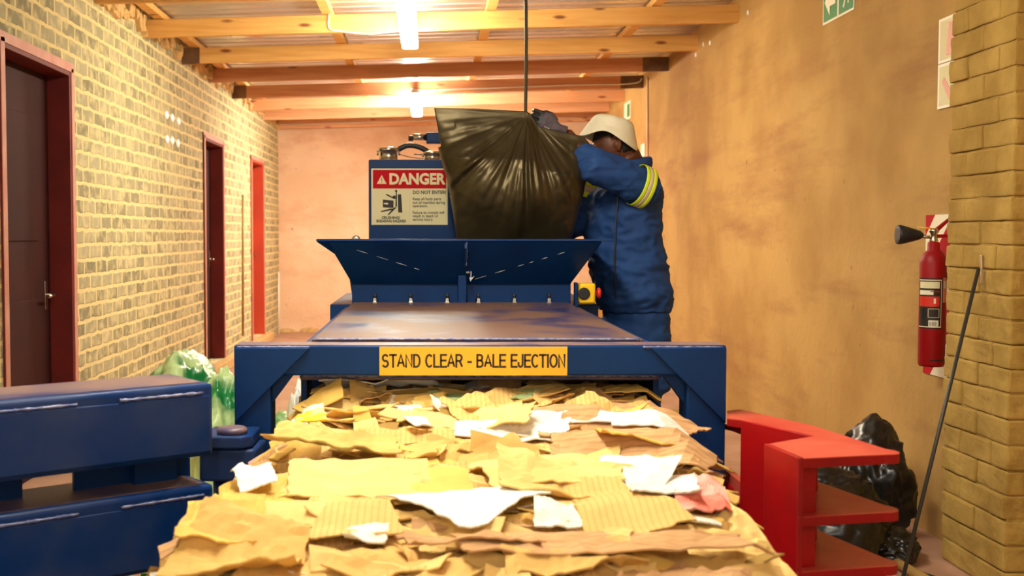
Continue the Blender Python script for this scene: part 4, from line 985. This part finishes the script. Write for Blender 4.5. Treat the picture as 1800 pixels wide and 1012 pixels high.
hero(1240, 905, .13, .17, -.1, K[7], 309, z=.05, name='printed_sheet'); hero(1165, 905, .15, .12, -.1, K[6], 310, z=.042, name='printed_sheet')
hero(1110, 880, .16, .10, -.3, K[5], 311, z=.03, name='paper_sheet')
hero(960, 855, .34, .13, .2, K[1], 312, z=.034, crumple=.006); hero(640, 880, .32, .10, -.05, K[1], 313, z=.03, crumple=.006)
hero(760, 880, .2, .12, .25, K[3], 314, z=.036, crumple=.006)
hero(455, 878, .09, .07, .3, K[5], 315, z=.04, name='paper_sheet')
hero(1130, 825, .36, .08, -.03, K[4], 316, z=.03); hero(900, 795, .28, .05, -.06, K[5], 317, z=.026, name='paper_sheet')
hero(1030, 780, .26, .09, -.1, K[4], 318, z=.032, crumple=.014)
hero(1050, 735, .42, .035, -.01, K[5], 319, z=.034, name='paper_sheet'); hero(1130, 768, .16, .035, .0, K[5], 320, z=.03, name='paper_sheet')
hero(665, 700, .30, .05, .06, K[5], 321, z=.022, name='paper_sheet'); hero(1080, 705, .26, .06, -.06, K[3], 322, z=.012)
hero(730, 790, .36, .08, -.02, K[2], 323, z=.03); hero(545, 770, .07, .035, .1, M['yellow'], 324, z=.04, name='paper_label'); hero(515, 775, .05, .03, .1, K[5], 325, z=.04, name='paper_label')
hero(850, 735, .22, .06, -.3, K[1], 326, z=.04, ty=-.25); hero(735, 740, .06, .04, .5, K[5], 327, z=.05, name='paper_sheet')
hero(640, 985, .08, .04, 0, K[5], 328, z=.045, name='paper_sheet')
hero(1325, 960, .10, .10, .45, K[1], 329, z=.02, ty=-.5, crumple=.02)
hero(1265, 860, .10, .13, .3, K[8], 330, z=.01, ty=.6, crumple=.04)
hero(850, 712, .3, .04, 0, K[9], 331, z=.008); hero(590, 830, .3, .08, .1, K[0], 332, z=.03, crumple=.02)
hero(480, 830, .14, .09, .4, K[4], 333, z=.0, crumple=.03)

# ------------------------------------------------------------------ black bag in the hopper
BY = 5.13
Lp = [(180, 766), (190, 763), (215, 769), (260, 776), (300, 783), (340, 790), (380, 797), (425, 803), (470, 815), (500, 830)]
Rp = [(180, 922), (196, 928), (224, 942), (232, 985), (240, 1026), (252, 1036), (275, 1034), (310, 1028), (350, 1024), (390, 1013), (425, 1003), (470, 990), (500, 975)]
def interp(tab, y):
    for (a, va), (c, vc) in zip(tab, tab[1:]):
        if y <= c: return va+(vc-va)*(y-a)/(c-a)
    return tab[-1][1]
b = MB(); NU, NV = 150, 130
grip = Vector((928, 200))
def bag_pt(u, v, side):
    # v 0 top .. 1 bottom; top edge is a broken line
    # top outline y for this column
    py_b = 462
    xl_t, xr_t = 763, 1036
    # outline by blending: rows follow the top edge near the top
    xt = xl_t+(xr_t-xl_t)*u
    top = interp([(763, 190), (830, 191), (925, 196), (932, 200), (945, 222), (985, 232), (1026, 240), (1036, 252)], xt)
    py = top+(py_b-top)*v
    xl = interp(Lp, max(py, 190)); xr = max(interp(Rp, py if py > 252 else 252), 0)
    k = min(1, v*2.2)
    x_rect = xt; x_out = xl+(xr-xl)*u
    px = x_rect*(1-k)+x_out*k
    if v < .25: px = max(px, interp([(180, 763), (190, 763), (260, 776), (300, 783)], py)+(px-763)*.0)
    edge = (4*u*(1-u))**.45
    prof = .03+.17*sin(min(1, v*1.15+.08)*pi*.55)
    d = prof*edge
    a = math.atan2(px-grip.x, py-grip.y+.01); rr = math.hypot(px-grip.x, py-grip.y)
    nn = noise.noise(Vector((a*2.2, rr*.006, 3)))
    pl = sin(a*21+5*nn)*.5+sin(a*37+7*nn+1)*.35+sin(a*61+2)*.18
    fall = math.exp(-((rr-105)/95.0)**2)*min(1, rr/40)
    d += .015*pl*fall*max(0, min(1, (grip.x+90-px)/60))
    d += .010*pl*math.exp(-rr/40)
    q = Vector((px*.02, py*.02, side*5.0))
    d += (.022*noise.noise(q*.6)+.010*(abs(noise.noise(q*1.3))-.2)+.002*noise.noise(q*4))*min(1, v*8+.3)
    # right-hand crumples
    d += .018*abs(noise.noise(Vector((px*.05, py*.03, 9))))*max(0, min(1, (px-960)/50))
    # top fold line
    d += .010*math.exp(-((py-top-30)/6.0)**2)*(1 if 800 < px < 900 else 0)
    kk = max(0, min(1, (py-330)/130.0)); d *= 1-.78*kk*kk*(3-2*kk)
    p = at(px, py, Y=BY)
    sq = min(1, max(.12, v*3))*1.0
    y = BY-(d*sq+.004) if side == 0 else BY+.012+(d*.9*sq)
    return Vector((p.x, y, p.z))
F = [[b.bm.verts.new(bag_pt(i/NU, j/NV, 0)) for i in range(NU+1)] for j in range(NV+1)]
Bk = [[b.bm.verts.new(bag_pt(i/NU, j/NV, 1)) for i in range(NU+1)] for j in range(NV+1)]
fs = []
for j in range(NV):
    for i in range(NU):
        fs.append(b.bm.faces.new([F[j][i], F[j+1][i], F[j+1][i+1], F[j][i+1]])); fs.append(b.bm.faces.new([Bk[j][i], Bk[j][i+1], Bk[j+1][i+1], Bk[j+1][i]]))
for j in range(NV):
    fs.append(b.bm.faces.new([F[j][0], Bk[j][0], Bk[j+1][0], F[j+1][0]])); fs.append(b.bm.faces.new([F[j][NU], F[j+1][NU], Bk[j+1][NU], Bk[j][NU]]))
for i in range(NU):
    fs.append(b.bm.faces.new([F[0][i], F[0][i+1], Bk[0][i+1], Bk[0][i]])); fs.append(b.bm.faces.new([F[NV][i], Bk[NV][i], Bk[NV][i+1], F[NV][i+1]]))
b._set(fs, M['bag'], True)
tag(b.build('refuse_bag'), 'big full black plastic bag held up by the worker over the hopper', 'bag')

# ------------------------------------------------------------------ the worker
TY = 5.32
fw = Vector((-.80, -.60, 0)); lf = Vector((.60, -.80, 0))
wk = empty('person', (.93, TY, 0), 'person in blue overalls and cream bucket hat tipping a black bag into the hopper', 'person')
def ell(b, c, ax, az, n=20): pass
def torso_ring(px, py, wl, wf, Y=TY): return (at(px, py, Y=Y), wl, wf)
def loft(b, rings, m, n=20, cap=True):
    """rings: (centre, half width along lf, half depth along fw) stacked in z"""
    R_ = []
    for c, wl, wf in rings:
        R_.append([b.bm.verts.new(c+lf*cos(2*pi*k/n)*wl+fw*sin(2*pi*k/n)*wf) for k in range(n)])
    fs = []
    for i in range(len(R_)-1):
        for k in range(n): fs.append(b.bm.faces.new([R_[i][k], R_[i][(k+1) % n], R_[i+1][(k+1) % n], R_[i+1][k]]))
    fs += [b.bm.faces.new(list(reversed(R_[0]))), b.bm.faces.new(R_[-1])]
    b._set(fs, m, True); bmesh.ops.recalc_face_normals(b.bm, faces=fs)
def wr(co, n, a=.008, s=7):
    q = co*s; w_ = noise.noise(Vector((q.x*.9, q.y*.9, q.z*2.2))); w2 = noise.noise(Vector((q.x*2.5, q.y*2.5, q.z*4.5+9)))
    return co+n*(a*w_*1.4+a*.7*(.4-abs(w2)*2))
LS = at(1138, 332, Y=5.15); LE = at(1042, 293, Y=5.06); LW = at(996, 236, Y=5.21)
RS = at(1056, 318, Y=5.44); RE = at(1032, 382, Y=5.42); RW = at(985, 405, Y=5.36)
b = MB()
loft(b, [torso_ring(1113, 548, .185, .145), torso_ring(1108, 520, .20, .165), torso_ring(1105, 480, .20, .165), torso_ring(1098, 430, .195, .16), torso_ring(1097, 380, .20, .155), torso_ring(1099, 345, .20, .145), torso_ring(1104, 322, .175, .12), torso_ring(1112, 303, .115, .09), torso_ring(1114, 286, .072, .075)], M['navy'])
b.tube([LS+Vector((-.02, .06, .0)), LS, lerp(LS, LE, .5), LE, lerp(LE, LW, .42)], [(.075, .085), (.080, .090), (.078, .088), (.074, .084), (.052, .056)], M['navy'], 18, ref=(0, 0, 1))
b.tube([RS+Vector((.02, -.05, .0)), RS, lerp(RS, RE, .5), RE, lerp(RE, RW, .5), RW], [.075, .08, .072, .065, .056, .05], M['navy'], 16)
jk = b.build('jacket', wk); remesh(jk, .009, 4, lambda c, n: wr(c, n, .014, 5.5)); jk['label'] = 'blue work jacket'
# waist hem gather line
b = MB()
loft(b, [torso_ring(1117, 640, .165, .14), torso_ring(1118, 590, .175, .15), torso_ring(1116, 550, .17, .14), torso_ring(1113, 520, .165, .13)], M['navy'])
hip = at(1118, 640, Y=TY)
for s in (-1, 1):
    h = hip+lf*s*.09; kn = Vector((h.x+fw.x*.04, h.y+fw.y*.04, .50)); an = Vector((h.x-.0, h.y, .09))
    b.tube([h+Vector((0, 0, .05)), h-Vector((0, 0, .1)), kn+Vector((0, 0, .1)), kn, kn-Vector((0, 0, .12)), an+Vector((0, 0, .05)), an], [.10, .10, .08, .075, .07, .06, .062], M['navy'], 14)
tr = b.build('trousers', wk); remesh(tr, .011, 4, lambda c, n: wr(c, n, .008, 6)); tr['label'] = 'blue work trousers'
for s in (-1, 1):
    h = hip+lf*s*.09; b = MB(); c = Vector((h.x, h.y, 0))
    b.tube([c-fw*.08+Vector((0, 0, .045)), c+Vector((0, 0, .05)), c+fw*.1+Vector((0, 0, .04)), c+fw*.17+Vector((0, 0, .035))], [(.04, .04), (.046, .047), (.045, .038), (.03, .03)], M['boot'], 14, ref=(0, 0, 1))
    b.tube([c+Vector((0, 0, .04)), c+Vector((0, 0, .15))], [.048, .05], M['boot'], 14)
    bt = b.build('boot', wk); remesh(bt, .009, 3)
# body: head, neck, arms, inner trunk as one surface
HC = at(1080, 256, Y=5.30); nk = at(1108, 296, Y=5.315)
hf = Vector((-.90, .20, -.34)).normalized(); hl = Vector((0, 0, 1)).cross(hf).normalized(); hu = hf.cross(hl).normalized()
if hu.z < 0: hu = -hu
b = MB()
g_ = bmesh.ops.create_uvsphere(b.bm, u_segments=32, v_segments=24, radius=1)
for v in g_['verts']:
    p = v.co.copy(); f_, l_, u_ = p.x, p.y, p.z
    x = f_*.098; y = l_*.076; z = u_*.115
    if u_ < 0: y *= 1-.25*(-u_)**1.5; x *= 1-.12*(-u_) if f_ < 0 else 1
    v.co = HC+hf*x+hl*y+hu*z
b._set(list({f for v in g_['verts'] for f in v.link_faces}), M['skin'], True)
# nose, brow, lips, chin
b.tube([HC+hf*.088+hu*.02, HC+hf*.108-hu*.012, HC+hf*.115-hu*.025], [.009, .013, .017], M['skin'], 10)
b.tube([HC+hf*.088+hl*.045+hu*.028, HC+hf*.098+hu*.030, HC+hf*.088-hl*.045+hu*.028], .010, M['skin'], 10)
b.tube([HC+hf*.088+hl*.025-hu*.056, HC+hf*.100-hu*.054, HC+hf*.088-hl*.025-hu*.056], .010, M['skin'], 10)
b.ball(HC+hf*.075-hu*.092, .028, M['skin'], 2)
b.tube([HC-hf*.035-hu*.05, lerp(HC, nk, .7)-hf*.02, nk, nk+Vector((.0, 0, -.08))], [.062, .060, .062, .07], M['skin'], 18)
for c, w_ in ((at(1104, 320, Y=TY), .1), (at(1104, 400, Y=TY), .12), (at(1110, 500, Y=TY), .12)): b.ball(c, w_, M['skin'], 2)
b.tube([at(1104, 300, Y=TY), at(1104, 400, Y=TY), at(1112, 540, Y=TY), hip], [.08, .11, .11, .11], M['skin'], 16)
b.tube([at(1104, 325, Y=TY), LS, LE, LW], [.06, .055, .046, .031], M['skin'], 14)
b.tube([at(1104, 325, Y=TY), RS, RE, RW], [.06, .055, .042, .03], M['skin'], 14)
for s in (-1, 1):
    h = hip+lf*s*.08; b.tube([hip, h, Vector((h.x, h.y, .5)), Vector((h.x, h.y, .1))], [.09, .075, .055, .04], M['skin'], 12)
# ears
for s in (1, -1):
    side = hl*s
    if side.y > 0: pass
    ec_ = HC+side*.076-hf*.012-hu*.005
    b.tube([ec_+hu*.03+hf*.006, ec_+hu*.034-hf*.012, ec_+hu*.012-hf*.022+side*.008, ec_-hu*.012-hf*.014+side*.005, ec_-hu*.030+hf*.002], [.007, .008, .009, .008, .008], M['skin'], 8)
    b.ball(ec_-hf*.002, .013, M['skin'], 2, (1, .7, 1.3))
body = b.build('body', wk); remesh(body, .005, 2)
# hair
b = MB(); g_ = bmesh.ops.create_uvsphere(b.bm, u_segments=36, v_segments=28, radius=1)
kill = []
for v in g_['verts']:
    p = v.co.copy(); lim = max(-.5, min(.42, -.45+2.2*(p.x+.28)))
    if p.z < lim: kill.append(v)
    x = p.x*.1; y = p.y*.0785; z = p.z*.118
    if p.z < 0: y *= 1-.25*(-p.z)**1.5; x *= 1-.12*(-p.z) if p.x < 0 else 1
    v.co = HC+hf*x+hl*y+hu*z
bmesh.ops.delete(b.bm, geom=kill, context='VERTS')
b._set(list(b.bm.faces), M['hair'], True); o = b.build('hair', wk); md = o.modifiers.new('s', 'SOLIDIFY'); md.thickness = .003
# bucket hat
b = MB(); n = 48; tl = Matrix.Rotation(R(13), 3, 'Y'); HT = at(1080, 206, Y=5.30)
prof = [(.001, 0), (.04, .002), (.070, -.001), (.086, -.009), (.098, -.030), (.107, -.055), (.112, -.068), (.119, -.083), (.128, -.100), (.136, -.118)]
rings = []
for k_, (r_, z_) in enumerate(prof):
    ring = []
    for a in range(n):
        th = 2*pi*a/n; rr = r_*(1+.03*noise.noise(Vector((cos(th)*2, sin(th)*2, k_*.4)))); brim = max(0, (k_-5)/4)
        x = rr*cos(th)*1.05; y = rr*sin(th)*.95
        # near side arches up over the temple, rear hangs lower
        dz = brim*(.030*math.exp(-((th-R(250))/.5)**2) - .010*math.exp(-((th-R(330))/.6)**2) + .006*sin(3*th))
        ring.append(b.bm.verts.new(HT+tl @ Vector((x, y, z_*1.0+dz+(.004*noise.noise(Vector((x*30, y*30, z_*30))) if k_ < 7 else 0)))))
    rings.append(ring)
fs = []
for i in range(len(rings)-1):
    for k in range(n): fs.append(b.bm.faces.new([rings[i][k], rings[i+1][k], rings[i+1][(k+1) % n], rings[i][(k+1) % n]]))
fs.append(b.bm.faces.new(rings[0])); b._set(fs, M['hat'], True)
o = b.build('bucket_hat', wk, label='cream cotton bucket hat'); md = o.modifiers.new('s', 'SOLIDIFY'); md.thickness = .003; md.offset = -1
md = o.modifiers.new('u', 'SUBSURF'); md.levels = 1; md.render_levels = 1
# collar
b = MB(); cc = at(1113, 289, Y=TY-.005)
b.tube([cc+lf*cos(a*pi/12)*.078+fw*sin(a*pi/12)*.082+Vector((0, 0, .012*sin(a*pi/12)*-1)) for a in range(-16, 17-8)], [(.010, .028)]*25, M['navy'], 8, ref=(0, 0, 1)); b.build('collar', wk)
# reflective bands
def band(p, q, ra, rb, t0, t1, parts):
    p = Vector(p); q = Vector(q); d = q-p; b = MB(); n = len(parts)
    for i, m in enumerate(parts):
        a = t0+(t1-t0)*i/n; c = t0+(t1-t0)*(i+1)/n
        pts = [p+d*(a+(c-a)*k/3) for k in range(4)]; b.tube(pts, [(ra, rb)]*4, m, 28, cap=False, ref=(0, 0, 1))
    o = b.build('reflective_band', wk, label='lime and silver reflective band'); md = o.modifiers.new('s', 'SOLIDIFY'); md.thickness = .003
    return o
band(LS, LE, .084, .094, .02, .21, [M['hivis'], M['reflect'], M['hivis']])
band(RS, RE, .086, .086, .18, .60, [M['hivis'], M['reflect'], M['hivis']])
# zip
b = MB(); zc = [at(x, y, Y=TY)+fw*.0 for x, y in ((1076, 320), (1076, 350), (1072, 400), (1070, 460), (1072, 520))]
b.tube([Vector((c.x, 0, c.z))+Vector((0, TY-.160+.03*(i == 0), 0)) for i, c in enumerate(zc)], .003, M['rod'], 6); b.build('zip', wk)
# gloved hand gripping the bag top: back of hand to the camera, fingers pointing left and curling down over the edge
def hand(w0, dirx, up, out, m1, m2, name, sc=1.0, curl=1.0):
    """w0 wrist, dirx = towards fingers, up = towards index side, out = back of hand"""
    X_, Y_, Z_ = [Vector(v).normalized() for v in (dirx, up, out)]
    P = lambda a, c, d: w0+X_*a*sc+Y_*c*sc+Z_*d*sc
    b = MB()
    b.tube([P(-.035, 0, 0), P(0, 0, 0), P(.03, .002, .004), P(.06, .004, .004), P(.088, .004, 0)], [(.029*sc, .024*sc), (.028*sc, .021*sc), (.016*sc, .037*sc), (.016*sc, .043*sc), (.014*sc, .042*sc)], m1, 16, ref=Y_)
    o = b.build(name, wk); o.data.materials.append(m2)
    b2 = MB()
    for k, (oy, ln) in enumerate(((.033, .072), (.011, .080), (-.011, .075), (-.032, .060))):
        r_ = .0098*sc
        p = [P(.070, oy, .004), P(.090, oy*1.03, .004)]
        ang = 0; cur = Vector((.090, oy*1.03, .004))
        for j, (f_, da) in enumerate(((.45, 40), (.32, 50), (.23, 40))):
            ang += R(da)*curl; cur = cur+Vector((cos(ang)*ln*f_, -.0*ln, -sin(ang)*ln*f_)); p.append(P(*cur))
        b2.tube(p, [r_*1.05, r_*1.08, r_, r_*.95, r_*.8], m1, 10)
    # thumb from the index side near the base of the palm
    b2.tube([P(.020, .026, -.002), P(.045, .044, -.014), P(.068, .046, -.032), P(.085, .038, -.046)], [.013*sc, .0125*sc, .011*sc, .009*sc], m1, 10)
    bm2 = b2.bm; me = bpy.data.meshes.new('x'); bm2.to_mesh(me); bm2.free()
    bm3 = bmesh.new(); bm3.from_mesh(o.data); bm3.from_mesh(me); bm3.to_mesh(o.data); bm3.free()
    remesh(o, .0032, 2)
    inv = w0
    for p_ in o.data.polygons:
        c = p_.center-w0; a = c.dot(X_)/sc; d_ = c.dot(Z_)/sc
        if a > .078 or d_ < -.008 and a > 0: p_.material_index = 1
    return o
gw = at(981, 226, Y=5.18)
gl = hand(gw, (-.90, -.10, .36), (.34, .05, .92), (.02, -1.0, -.05), M['glove'], M['glovedark'], 'glove', 1.08, .9)
gl['label'] = 'grey knit glove with black coated fingers gripping the bag'
b = MB(); X_ = Vector((-.90, -.10, .36)).normalized(); Y_ = Vector((.34, .05, .92)).normalized()
for i, t in enumerate(('lightweight', 'FLEX')):
    pass
for i in range(3):
    for j in range(4):
        c = gw+X_*(.042+i*.009)+Y_*(-.018+j*.010)+Vector((0, -.0195, 0)); b.ball(c, .0028, M['signwhite'], 1, (1, .4, 1.3))
b.build('glove_print', wk, label='small pale print on the back of the glove')
g2 = hand(RW, (-.9, -.3, -.1), (0, 0, 1), (.1, .9, 0), M['glove'], M['glovedark'], 'glove', 1.0, .6)
